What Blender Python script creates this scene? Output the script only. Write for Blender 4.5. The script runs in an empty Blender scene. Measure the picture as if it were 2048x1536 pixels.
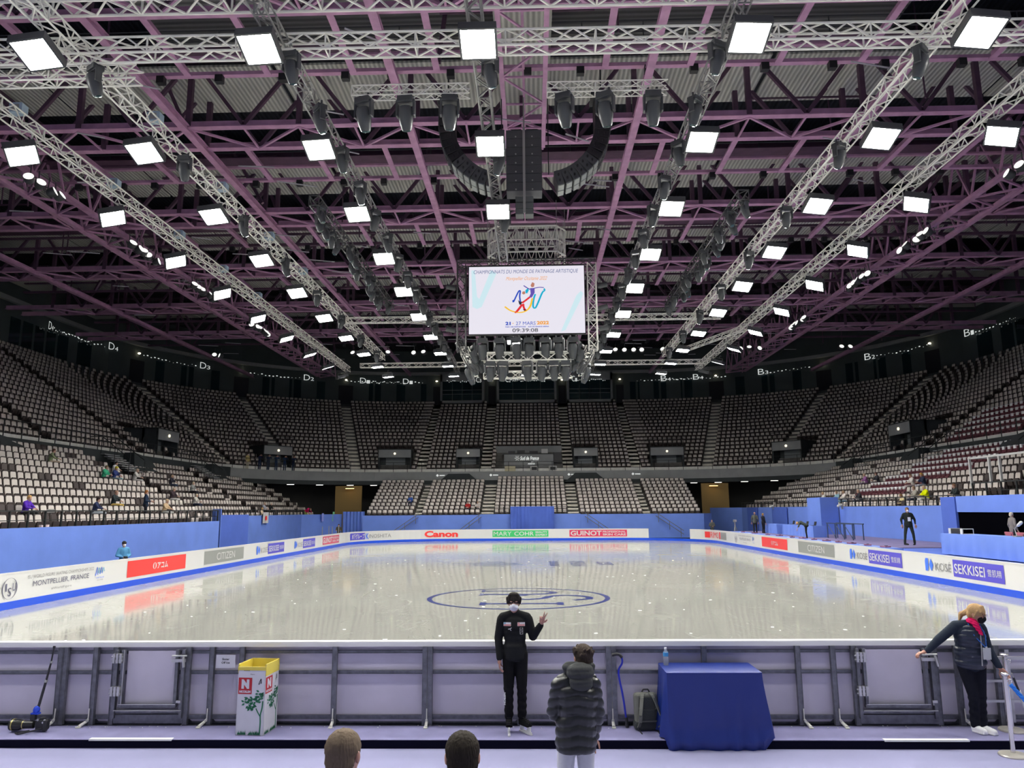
import bpy, bmesh, math, random
import numpy as np
from mathutils import Vector, Matrix, Euler
random.seed(7)
sc = bpy.context.scene
PI = math.pi

# ------------------------------------------------------------ camera, world, exposure
CAM = (0.3, -40.6, 2.8)
ps, pt, ro = math.radians(1.55), math.radians(9.54), math.radians(0.4)
fwd = Vector((-math.sin(ps) * math.cos(pt), math.cos(ps) * math.cos(pt), math.sin(pt)))
r0 = Vector((math.cos(ps), math.sin(ps), 0)); u0 = r0.cross(fwd)
up = math.cos(ro) * u0 + math.sin(ro) * r0; rt = math.cos(ro) * r0 - math.sin(ro) * u0
cd = bpy.data.cameras.new('camera'); cam = bpy.data.objects.new('camera', cd)
sc.collection.objects.link(cam)
cd.sensor_width = 36; cd.lens = 36 * 1500 / 2048; cd.clip_end = 400
cam.matrix_world = Matrix(((rt.x, up.x, -fwd.x, CAM[0]), (rt.y, up.y, -fwd.y, CAM[1]), (rt.z, up.z, -fwd.z, CAM[2]), (0, 0, 0, 1)))
sc.camera = cam
w = bpy.data.worlds.new('hall_air'); sc.world = w; w.use_nodes = True
w.node_tree.nodes['Background'].inputs[0].default_value = (0.72, 0.76, 1.0, 1)
w.node_tree.nodes['Background'].inputs[1].default_value = 0.16
sc.view_settings.view_transform = 'Standard'; sc.view_settings.look = 'None'
sc.view_settings.gamma = 1; sc.view_settings.use_curve_mapping = False
sc.view_settings.exposure = 1.0
LAMP_POWER = 80.0

# ------------------------------------------------------------ materials
MATS = {}
def mat(name, col, rough=.6, metal=0, emit=None, es=0, noise=0, nscale=20, bump=0, bscale=60, alpha=None, spec=.5, trans=0):
    if name in MATS: return MATS[name]
    m = bpy.data.materials.new(name); m.use_nodes = True; nt = m.node_tree; b = nt.nodes['Principled BSDF']
    b.inputs['Base Color'].default_value = (*col, 1); b.inputs['Roughness'].default_value = rough
    b.inputs['Metallic'].default_value = metal; b.inputs['Specular IOR Level'].default_value = spec
    b.inputs['Transmission Weight'].default_value = trans
    if emit: b.inputs['Emission Color'].default_value = (*emit, 1); b.inputs['Emission Strength'].default_value = es
    if alpha is not None: b.inputs['Alpha'].default_value = alpha
    if noise or bump: tc = nt.nodes.new('ShaderNodeTexCoord')
    if noise:
        n = nt.nodes.new('ShaderNodeTexNoise'); n.inputs['Scale'].default_value = nscale; n.inputs['Detail'].default_value = 4
        nt.links.new(tc.outputs['Object'], n.inputs['Vector'])
        r = nt.nodes.new('ShaderNodeValToRGB')
        r.color_ramp.elements[0].position = .3; r.color_ramp.elements[1].position = .7
        r.color_ramp.elements[0].color = (*[c * (1 - noise) for c in col], 1)
        r.color_ramp.elements[1].color = (*[min(1, c * (1 + noise)) for c in col], 1)
        nt.links.new(n.outputs['Fac'], r.inputs['Fac']); nt.links.new(r.outputs['Color'], b.inputs['Base Color'])
    if bump:
        n2 = nt.nodes.new('ShaderNodeTexNoise'); n2.inputs['Scale'].default_value = bscale; n2.inputs['Detail'].default_value = 3
        nt.links.new(tc.outputs['Object'], n2.inputs['Vector'])
        bp = nt.nodes.new('ShaderNodeBump'); bp.inputs['Strength'].default_value = bump; bp.inputs['Distance'].default_value = .02
        nt.links.new(n2.outputs['Fac'], bp.inputs['Height']); nt.links.new(bp.outputs['Normal'], b.inputs['Normal'])
    MATS[name] = m
    return m

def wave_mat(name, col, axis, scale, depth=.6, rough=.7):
    """corrugated sheet: a wave bump, with shade put into the trough colour"""
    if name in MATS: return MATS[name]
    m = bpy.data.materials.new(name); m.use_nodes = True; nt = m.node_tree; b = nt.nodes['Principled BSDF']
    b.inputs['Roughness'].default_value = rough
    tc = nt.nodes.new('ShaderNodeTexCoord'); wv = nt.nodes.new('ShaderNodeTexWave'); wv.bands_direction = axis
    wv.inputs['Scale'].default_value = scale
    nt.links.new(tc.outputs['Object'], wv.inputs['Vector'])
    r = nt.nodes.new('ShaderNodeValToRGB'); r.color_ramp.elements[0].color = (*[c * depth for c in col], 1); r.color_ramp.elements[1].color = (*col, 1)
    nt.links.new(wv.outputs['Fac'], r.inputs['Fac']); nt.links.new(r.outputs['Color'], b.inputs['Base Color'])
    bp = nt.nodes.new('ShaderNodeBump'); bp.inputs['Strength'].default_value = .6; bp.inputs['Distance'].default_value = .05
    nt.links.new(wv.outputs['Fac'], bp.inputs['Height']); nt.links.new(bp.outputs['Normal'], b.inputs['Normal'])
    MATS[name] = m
    return m

def ice_mat():
    m = bpy.data.materials.new('ice'); m.use_nodes = True; nt = m.node_tree; N = nt.nodes; Lk = nt.links
    for n in list(N): N.remove(n)
    out = N.new('ShaderNodeOutputMaterial'); mix = N.new('ShaderNodeMixShader'); df = N.new('ShaderNodeBsdfDiffuse'); gl = N.new('ShaderNodeBsdfGlossy')
    tc = N.new('ShaderNodeTexCoord')
    def noise(scale, sx, sy, det, rz=0):
        mp = N.new('ShaderNodeMapping'); mp.inputs['Scale'].default_value = (sx, sy, 1); mp.inputs['Rotation'].default_value = (0, 0, rz)
        Lk.new(tc.outputs['Object'], mp.inputs['Vector'])
        n = N.new('ShaderNodeTexNoise'); n.inputs['Scale'].default_value = scale; n.inputs['Detail'].default_value = det; n.inputs['Roughness'].default_value = .65
        Lk.new(mp.outputs[0], n.inputs['Vector']); return n
    big = noise(.22, 1, 1, 5)
    rp = N.new('ShaderNodeValToRGB'); rp.color_ramp.elements[0].color = (.36, .36, .325, 1); rp.color_ramp.elements[1].color = (.41, .41, .37, 1)
    rp.color_ramp.elements[0].position = .3; rp.color_ramp.elements[1].position = .72
    Lk.new(big.outputs['Fac'], rp.inputs['Fac'])
    # skate cuts: the thin contour lines of warped noise
    prev = rp.outputs['Color']
    for (scl, sx, sy, rz, wd, amt) in ((.55, 1, .5, .4, .005, .55), (.9, .35, 1, -.5, .004, .5), (1.6, 1, .3, 1.1, .005, .4), (2.6, 1, .3, 2.0, .006, .3)):
        n = noise(scl, sx, sy, 1.5, rz)
        s = N.new('ShaderNodeMath'); s.operation = 'SUBTRACT'; s.inputs[1].default_value = .5; Lk.new(n.outputs['Fac'], s.inputs[0])
        a = N.new('ShaderNodeMath'); a.operation = 'ABSOLUTE'; Lk.new(s.outputs[0], a.inputs[0])
        c = N.new('ShaderNodeMapRange'); c.inputs['From Min'].default_value = 0; c.inputs['From Max'].default_value = wd
        c.inputs['To Min'].default_value = amt; c.inputs['To Max'].default_value = 0; Lk.new(a.outputs[0], c.inputs['Value'])
        mask = noise(.7, 1, 1, 2, rz + 2); mr = N.new('ShaderNodeMapRange'); mr.inputs['From Min'].default_value = .5; mr.inputs['From Max'].default_value = .65
        Lk.new(mask.outputs['Fac'], mr.inputs['Value'])
        mu = N.new('ShaderNodeMath'); mu.operation = 'MULTIPLY'; Lk.new(c.outputs[0], mu.inputs[0]); Lk.new(mr.outputs[0], mu.inputs[1])
        mx = N.new('ShaderNodeMixRGB'); mx.inputs['Color2'].default_value = (.62, .62, .58, 1)
        Lk.new(mu.outputs[0], mx.inputs['Fac']); Lk.new(prev, mx.inputs['Color1']); prev = mx.outputs[0]
    Lk.new(prev, df.inputs['Color'])
    gl.inputs['Color'].default_value = (.95, .95, .93, 1)
    rn = noise(3, 1, 1, 3); rr = N.new('ShaderNodeMapRange'); rr.inputs['To Min'].default_value = .078; rr.inputs['To Max'].default_value = .092
    Lk.new(rn.outputs['Fac'], rr.inputs['Value']); Lk.new(rr.outputs[0], gl.inputs['Roughness'])
    fr = N.new('ShaderNodeFresnel'); fr.inputs['IOR'].default_value = 1.31
    mr2 = N.new('ShaderNodeMapRange'); mr2.inputs['From Min'].default_value = .02; mr2.inputs['From Max'].default_value = .30; mr2.inputs['To Min'].default_value = .12; mr2.inputs['To Max'].default_value = .55
    Lk.new(fr.outputs[0], mr2.inputs['Value']); Lk.new(mr2.outputs[0], mix.inputs['Fac'])
    Lk.new(df.outputs[0], mix.inputs[1]); Lk.new(gl.outputs[0], mix.inputs[2]); Lk.new(mix.outputs[0], out.inputs['Surface'])
    MATS['ice'] = m
    return m

M_ice = ice_mat()
M_white = mat('board_white', (.60, .60, .585), .4)
M_kick = mat('kick_blue', (.006, .07, .62), .35)
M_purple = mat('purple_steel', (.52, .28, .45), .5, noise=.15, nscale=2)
M_purple_shade = mat('shaded_purple_steel', (.10, .05, .09), .55, noise=.2, nscale=2)  # the same purple steel with the roof shade put into its colour
M_alu = mat('truss_aluminium', (.88, .87, .80), .4)
M_blacktruss = mat('black_truss', (.10, .10, .10), .4, .3)
M_black = mat('black_plastic', (.018, .018, .02), .45)
M_fix = mat('fixture_grey', (.07, .075, .08), .4)
M_glassdk = mat('lens_glass', (.05, .09, .09), .08)
M_lamp = mat('floodlight_panel', (1, 1, 1), .5, emit=(1, .985, .93), es=LAMP_POWER)
M_par = mat('par_lamp_face', (.85, .87, .82), .3, emit=(1, 1, .95), es=.5)
M_blue = mat('blue_drape', (.155, .265, .74), .8, noise=.06, nscale=.8, bump=.25, bscale=4)
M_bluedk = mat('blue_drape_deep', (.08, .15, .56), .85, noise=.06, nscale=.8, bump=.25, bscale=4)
M_carpet = mat('lavender_carpet', (.27, .27, .43), .95, noise=.05, nscale=1.3, bump=.35, bscale=300)
M_carpet2 = mat('platform_carpet', (.25, .24, .42), .95, noise=.12, nscale=2.5, bump=.35, bscale=300)
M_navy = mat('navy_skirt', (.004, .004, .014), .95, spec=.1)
M_conc = mat('tier_concrete', (.14, .135, .125), .9, noise=.25, nscale=2)
M_front = mat('pale_riser', (.75, .75, .70), .8, noise=.1, nscale=3)
M_stair = mat('stair_tread', (.74, .71, .62), .8, noise=.1, nscale=3)
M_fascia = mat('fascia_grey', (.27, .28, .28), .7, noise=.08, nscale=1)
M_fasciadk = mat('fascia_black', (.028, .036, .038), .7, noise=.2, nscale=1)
M_rail = mat('black_rail', (.015, .018, .018), .5)
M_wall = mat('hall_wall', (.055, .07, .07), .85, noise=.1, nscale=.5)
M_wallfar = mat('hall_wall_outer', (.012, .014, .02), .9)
M_seat = mat('seat_pad', (.66, .60, .55), .55, noise=.12, nscale=1.5)
M_shell = mat('seat_shell', (.06, .045, .042), .5)
M_maroon = mat('seat_maroon', (.13, .025, .04), .6)
M_head = mat('white_headrest', (.85, .85, .85), .7)
M_panel = mat('barrier_panel_back', (.58, .545, .63), .5, noise=.07, nscale=1.5)
M_frame = mat('barrier_steel', (.16, .165, .185), .4, .5, noise=.25, nscale=14)
M_frameL = mat('barrier_steel_bright', (.52, .52, .52), .3, .7)
M_cloth = mat('navy_tablecloth', (.009, .026, .19), .42, bump=.3, bscale=5, spec=.45)
M_chrome = mat('brushed_chrome', (.72, .70, .66), .22, .9)

# ------------------------------------------------------------ mesh collector
def rotm(rx=0, ry=0, rz=0): return Euler((rx, ry, rz)).to_matrix()
class MB:
    def __init__(s): s.v = []; s.f = []; s.m = []
    def add(s, vs, fs, mi=0):
        o = len(s.v); s.v += [tuple(p) for p in vs]; s.f += [tuple(i + o for i in f) for f in fs]; s.m += [mi] * len(fs); return s
    def box(s, c, d, rot=None, mi=0):
        c = Vector(c); h = [x / 2 for x in d]
        vs = [Vector((sx * h[0], sy * h[1], sz * h[2])) for sx in (-1, 1) for sy in (-1, 1) for sz in (-1, 1)]
        if rot: vs = [rot @ p for p in vs]
        return s.add([p + c for p in vs], [(0, 1, 3, 2), (4, 6, 7, 5), (0, 4, 5, 1), (2, 3, 7, 6), (0, 2, 6, 4), (1, 5, 7, 3)], mi)
    def bb(s, a, b, mi=0):
        return s.box([(a[i] + b[i]) / 2 for i in range(3)], [abs(b[i] - a[i]) for i in range(3)], None, mi)
    def bar(s, p0, p1, w, h=None, mi=0, up=(0, 0, 1)):
        p0, p1 = Vector(p0), Vector(p1); h = h or w; d = (p1 - p0); L = d.length
        if L < 1e-6: return s
        d.normalize(); u = Vector(up)
        if abs(d.dot(u)) > .98: u = Vector((0, 1, 0))
        x = d.cross(u).normalized(); z = x.cross(d)
        vs = [p + x * (a * w / 2) + z * (b * h / 2) for p in (p0, p1) for a, b in ((-1, -1), (1, -1), (1, 1), (-1, 1))]
        return s.add(vs, [(3, 2, 1, 0), (4, 5, 6, 7), (0, 1, 5, 4), (1, 2, 6, 5), (2, 3, 7, 6), (3, 0, 4, 7)], mi)
    def rod(s, p0, p1, r0, r1=None, n=8, mi=0, cap=True):
        p0, p1 = Vector(p0), Vector(p1); r1 = r0 if r1 is None else r1; d = (p1 - p0)
        if d.length < 1e-7: return s
        d.normalize(); u = Vector((0, 0, 1)) if abs(d.z) < .9 else Vector((1, 0, 0)); x = d.cross(u).normalized(); y = d.cross(x)
        vs = []
        for p, r in ((p0, r0), (p1, r1)):
            for k in range(n): a = 2 * PI * k / n; vs.append(p + (x * math.cos(a) + y * math.sin(a)) * r)
        fs = [(k, n + k, n + (k + 1) % n, (k + 1) % n) for k in range(n)]
        if cap: fs += [tuple(range(n)), tuple(range(2 * n - 1, n - 1, -1))]
        return s.add(vs, fs, mi)
    def tube(s, pts, r, n=8, mi=0):
        pts = [Vector(p) for p in pts]; rs = r if isinstance(r, (list, tuple)) else [r] * len(pts); vs = []
        x = None
        for i, p in enumerate(pts):
            d = (pts[min(i + 1, len(pts) - 1)] - pts[max(i - 1, 0)]).normalized()
            if x is None:
                u = Vector((0, 0, 1)) if abs(d.z) < .9 else Vector((1, 0, 0)); x = d.cross(u).normalized()
            else: x = (x - d * x.dot(d)).normalized()
            y = d.cross(x)
            for k in range(n): a = 2 * PI * k / n; vs.append(p + (x * math.cos(a) + y * math.sin(a)) * rs[i])
        fs = []
        for i in range(len(pts) - 1):
            for k in range(n): a, b = i * n + k, i * n + (k + 1) % n; fs.append((a, a + n, b + n, b))
        fs += [tuple(range(n)), tuple(range(len(pts) * n - 1, (len(pts) - 1) * n - 1, -1))]
        return s.add(vs, fs, mi)
    def lathe(s, prof, c=(0, 0, 0), n=20, mi=0, rot=None):
        vs = []
        for r, z in prof:
            for k in range(n):
                a = 2 * PI * k / n; p = Vector((r * math.cos(a), r * math.sin(a), z))
                if rot: p = rot @ p
                vs.append(p + Vector(c))
        fs = []
        for i in range(len(prof) - 1):
            for k in range(n): a, b = i * n + k, i * n + (k + 1) % n; fs.append((a, b, b + n, a + n))
        fs += [tuple(range(n - 1, -1, -1)), tuple(range((len(prof) - 1) * n, len(prof) * n))]
        return s.add(vs, fs, mi)
    def ell(s, c, r, rot=None, n=14, mi=0):
        m = n // 2 + 1; vs = [Vector((0, 0, 1))]; fs = []
        for i in range(1, m):
            t = PI * i / m
            for k in range(n): a = 2 * PI * k / n; vs.append(Vector((math.sin(t) * math.cos(a), math.sin(t) * math.sin(a), math.cos(t))))
        vs.append(Vector((0, 0, -1)))
        for k in range(n): fs.append((0, 1 + k, 1 + (k + 1) % n)); fs.append((len(vs) - 1, 1 + (m - 2) * n + (k + 1) % n, 1 + (m - 2) * n + k))
        for i in range(m - 2):
            for k in range(n): a, b = 1 + i * n + k, 1 + i * n + (k + 1) % n; fs.append((a, a + n, b + n, b))
        vs = [Vector((p.x * r[0], p.y * r[1], p.z * r[2])) for p in vs]
        if rot: vs = [rot @ p for p in vs]
        return s.add([p + Vector(c) for p in vs], fs, mi)
    def cap(s, p0, p1, r0, r1=None, n=12, mi=0):
        r1 = r0 if r1 is None else r1; s.rod(p0, p1, r0, r1, n, mi); s.ell(p0, (r0,) * 3, None, n, mi); return s.ell(p1, (r1,) * 3, None, n, mi)
    def prism(s, poly, f, mi=0):
        """poly: 2-d outline; f(u, v, side) -> point; side 0/1 gives the two faces"""
        n = len(poly); vs = [f(u, v, 0) for u, v in poly] + [f(u, v, 1) for u, v in poly]
        fs = [tuple(range(n)), tuple(range(2 * n - 1, n - 1, -1))] + [(i, i + n, (i + 1) % n + n, (i + 1) % n) for i in range(n)]
        return s.add(vs, fs, mi)
    def mesh(s, name, mats, smooth=False, fix=True):
        me = bpy.data.meshes.new(name); me.from_pydata(s.v, [], s.f)
        for m in (mats if isinstance(mats, (list, tuple)) else [mats]): me.materials.append(m)
        me.polygons.foreach_set('material_index', s.m)
        if fix:
            bm = bmesh.new(); bm.from_mesh(me); bmesh.ops.recalc_face_normals(bm, faces=bm.faces); bm.to_mesh(me); bm.free()
        if smooth:
            me.polygons.foreach_set('use_smooth', [True] * len(me.polygons))
            if smooth != 'all': me.set_sharp_from_angle(angle=math.radians(40))
        me.update(); return me
def setp(o, label=None, cat=None, group=None, kind=None):
    if label: o['label'] = label
    if cat: o['category'] = cat
    if group: o['group'] = group
    if kind: o['kind'] = kind
    return o
def link(name, me, parent=None, loc=None, rz=None):
    o = bpy.data.objects.new(name, me); sc.collection.objects.link(o)
    if parent: o.parent = parent
    if loc: o.location = loc
    if rz is not None: o.rotation_euler = (0, 0, rz)
    return o
def obj(name, mb, mats, parent=None, smooth=False, loc=None, rz=None, bevel=0):
    o = link(name, mb.mesh(name, mats, smooth), parent, loc, rz)
    if bevel:
        b = o.modifiers.new('edge', 'BEVEL'); b.width = bevel; b.segments = 2; b.limit_method = 'ANGLE'
    return o
def thing(name, label, cat, loc=(0, 0, 0), rz=0, group=None):
    o = link(name, None, None, loc, rz); o.empty_display_size = .1; return setp(o, label, cat, group)
def struct(name, mb, mats, smooth=False): return setp(obj(name, mb, mats, smooth=smooth), kind='structure')
def dup(root, loc=None, rz=None, label=None, group=None):
    r = root.copy(); sc.collection.objects.link(r)
    if loc is not None: r.location = loc
    if rz is not None: r.rotation_euler = (0, 0, rz)
    if label: r['label'] = label
    if group: r['group'] = group
    for ch in list(root.children):
        c = ch.copy(); sc.collection.objects.link(c); c.parent = r
        for g in ch.children:
            d = g.copy(); sc.collection.objects.link(d); d.parent = c
    return r

# ------------------------------------------------------------ lettering
TXT = {}
def glyphs(body, bold=0.0, shear=0.0):
    key = (body, bold, shear)
    if key not in TXT:
        c = bpy.data.curves.new('lettering', 'FONT'); c.body = body; c.size = 1; c.shear = shear; c.offset = bold; c.resolution_u = 3
        o = bpy.data.objects.new('lettering', c); sc.collection.objects.link(o)
        dg = bpy.context.evaluated_depsgraph_get(); me = bpy.data.meshes.new_from_object(o.evaluated_get(dg))
        vs = [(v.co.x, v.co.y) for v in me.vertices]; fs = [tuple(p.vertices) for p in me.polygons]
        bpy.data.objects.remove(o); bpy.data.curves.remove(c); bpy.data.meshes.remove(me)
        TXT[key] = (vs, fs)
    return TXT[key]
def text(mb, body, f, u0, u1, v0, v1, mi=0, bold=0.0, shear=0.0):
    """lettering stretched over the rectangle u0..u1, v0..v1 of the surface f(u, v)"""
    vs, fs = glyphs(body, 0.0 if 'M' in body else bold, shear)      # thickened M folds over itself
    if not vs: return
    x0, x1 = min(v[0] for v in vs), max(v[0] for v in vs); y0, y1 = min(v[1] for v in vs), max(v[1] for v in vs)
    sx = (u1 - u0) / (x1 - x0); sy = (v1 - v0) / max(y1 - y0, 1e-6)
    mb.add([f(u0 + (x - x0) * sx, v0 + (y - y0) * sy) for x, y in vs], fs, mi)
def quad(mb, f, u0, u1, v0, v1, mi=0, n=1):
    for i in range(n):
        a, b = u0 + (u1 - u0) * i / n, u0 + (u1 - u0) * (i + 1) / n
        mb.add([f(a, v0), f(b, v0), f(b, v1), f(a, v1)], [(0, 1, 2, 3)], mi)
def poly(mb, f, pts, mi=0): mb.add([f(u, v) for u, v in pts], [tuple(range(len(pts)))], mi)
def ring(mb, f, cu, cv, ru, rv, w, mi=0, n=48):
    vs = []
    for k in range(n):
        a = 2 * PI * k / n
        vs += [f(cu + ru * math.cos(a), cv + rv * math.sin(a)), f(cu + (ru - w) * math.cos(a), cv + (rv - w) * math.sin(a))]
    mb.add(vs, [(2 * k, 2 * ((k + 1) % n), 2 * ((k + 1) % n) + 1, 2 * k + 1) for k in range(n)], mi)
def stroke(mb, f, pts, w, mi=0):
    """a brush stroke through pts in (u, v); w one width or one per point"""
    ws = w if isinstance(w, (list, tuple)) else [w] * len(pts); vs = []
    for i, (u, v) in enumerate(pts):
        a = pts[max(i - 1, 0)]; b = pts[min(i + 1, len(pts) - 1)]; dx, dy = b[0] - a[0], b[1] - a[1]; L = math.hypot(dx, dy) or 1
        nx, ny = -dy / L * ws[i] / 2, dx / L * ws[i] / 2
        vs += [f(u + nx, v + ny), f(u - nx, v - ny)]
    mb.add(vs, [(2 * i, 2 * i + 1, 2 * i + 3, 2 * i + 2) for i in range(len(pts) - 1)], mi)
def smoothpts(pts, k=6):
    out = []
    for i in range(len(pts) - 1):
        p0, p1, p2, p3 = pts[max(i - 1, 0)], pts[i], pts[i + 1], pts[min(i + 2, len(pts) - 1)]
        for j in range(k):
            t = j / k
            out.append(tuple(.5 * (2 * p1[q] + (p2[q] - p0[q]) * t + (2 * p0[q] - 5 * p1[q] + 4 * p2[q] - p3[q]) * t * t + (3 * p1[q] - p0[q] - 3 * p2[q] + p3[q]) * t ** 3) for q in range(len(p1))))
    return out + [pts[-1]]


# ------------------------------------------------------------ the rink: ice, markings, barrier
W, L, R = 15.3, 30.0, 8.0
def path(s, off=0):
    a = L - R; q = PI / 2 * R; st = [2 * a, q, 2 * (W - R), q, 2 * a, q, 2 * (W - R), q]; i = 0; s %= sum(st)
    while s > st[i]: s -= st[i]; i += 1
    t = s / R; X = W - R; c, n = math.cos(t), math.sin(t)
    return ((-W - off, -a + s), (-X - (R + off) * c, a + (R + off) * n), (-X + s, L + off), (X + (R + off) * n, a + (R + off) * c),
            (W + off, a - s), (X + (R + off) * c, -a - (R + off) * n), (X - s, -L - off), (-X - (R + off) * n, -a - (R + off) * c))[i]
mb = MB(); pts = [path(s) for s in np.arange(0, 167.5, .8)]
mb.add([(x, y, 0) for x, y in pts], [tuple(range(len(pts) - 1, -1, -1))])
o = struct('floor_ice', mb, MATS['ice'])
mb = MB(); mb.bb((-60, -30.2, -.5), (60, 75, -.02)); struct('floor_hall', mb, mat('hall_floor', (.03, .035, .06), .9))

M_mark = mat('ice_paint_blue', (.035, .05, .21), .12); M_mark2 = mat('ice_paint_pale', (.12, .17, .36), .12)
def ice_logo(cx, cy, r, name):
    mb = MB(); f = lambda u, v: (cx - v, cy + u, .004)          # logo up = -x, reading away from the near end
    ring(mb, f, 0, 0, r, r, .16 * r / 2.95, 0, 72)
    k = r / 2.95
    poly(mb, f, [(a * k, b * k) for a, b in [(-1.95, .95), (-1.95, 1.15), (-1.25, 1.15), (-1.25, .95), (-1.48, .95), (-1.48, -1.2), (-1.25, -1.2), (-1.25, -1.4), (-1.95, -1.4), (-1.95, -1.2), (-1.72, -1.2), (-1.72, .95)]])
    stroke(mb, f, smoothpts([(a * k, b * k) for a, b in [(.72, -.3), (.45, .15), (-.15, .25), (-.5, -.25), (-.2, -.8), (.35, -1.05), (.62, -1.6), (.2, -2.2), (-.4, -2.25), (-.72, -1.75)]], 5), .26 * k)
    stroke(mb, f, smoothpts([(a * k, b * k) for a, b in [(.95, 1.2), (.95, .1), (1.0, -.7), (1.3, -1.15), (1.65, -1.1), (1.95, -.7), (2.0, .1), (2.0, 1.2)]], 5), [.26 * k] * 20 + [.2 * k] * 16)
    for a in (.95, 2.0): poly(mb, f, [((a - .3) * k, 1.201 * k), ((a + .3) * k, 1.201 * k), ((a + .3) * k, 1.32 * k), ((a - .3) * k, 1.32 * k)])
    return struct(name, mb, M_mark)
ice_logo(-.22, -15.5, 2.95, 'ice_marking'); ice_logo(-.2, 15.2, 2.95, 'ice_marking')
mb = MB(); f = lambda u, v: (-v, u, .004)
for i, (a, b, w_) in enumerate([((-1.7, 1.2), (-1.3, 3.0), .22), ((-1.0, .4), (-.6, 2.9), .3), ((-.2, .2), (.2, 3.1), .3), ((.6, .5), (1.2, 2.8), .25), ((1.3, 1.3), (1.7, 2.4), .2)]):
    stroke(mb, f, smoothpts([a, ((a[0] + b[0]) / 2 + .12, (a[1] + b[1]) / 2), b], 5), w_, i % 2)
text(mb, 'WORLD FIGURE', f, -1.9, 1.9, -1.6, -1.1, 0, .02); text(mb, 'MONTPELLIER', f, -1.9, 1.9, -3.0, -2.2, 0, .02); text(mb, '2022', f, -1.2, 1.2, -4.4, -3.6, 0, .02)
struct('ice_marking', mb, [M_mark, M_mark2])

def wallstrip(mb, s0, s1, off0, off1, z0, z1, mi=0, step=.55):
    n = max(1, int((s1 - s0) / step)); ss = [s0 + (s1 - s0) * i / n for i in range(n + 1)]; vs = []
    for s in ss:
        a, b = path(s, off0), path(s, off1); vs += [(*a, z0), (*b, z0), (*b, z1), (*a, z1)]
    fs = [(0, 1, 2, 3), tuple(len(vs) - 4 + i for i in (3, 2, 1, 0))]
    for i in range(n):
        for k in range(4): fs.append((4 * i + k, 4 * i + 4 + k, 4 * i + 4 + (k + 1) % 4, 4 * i + (k + 1) % 4))
    mb.add(vs, fs, mi)
M_red = mat('advert_red', (.78, .035, .03), .4); M_grey = mat('advert_grey', (.26, .27, .25), .4); M_violet = mat('advert_violet', (.075, .06, .52), .4)
M_ink = mat('advert_dark_ink', (.10, .10, .16), .4); M_inkg = mat('advert_grey_ink', (.22, .22, .22), .4); M_green = mat('advert_green', (.04, .50, .14), .4)
M_rose = mat('advert_rose', (.66, .03, .10), .4); M_koseblue = mat('advert_blue', (.04, .16, .78), .4); M_cy = mat('advert_cyan', (.05, .42, .70), .4)
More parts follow.
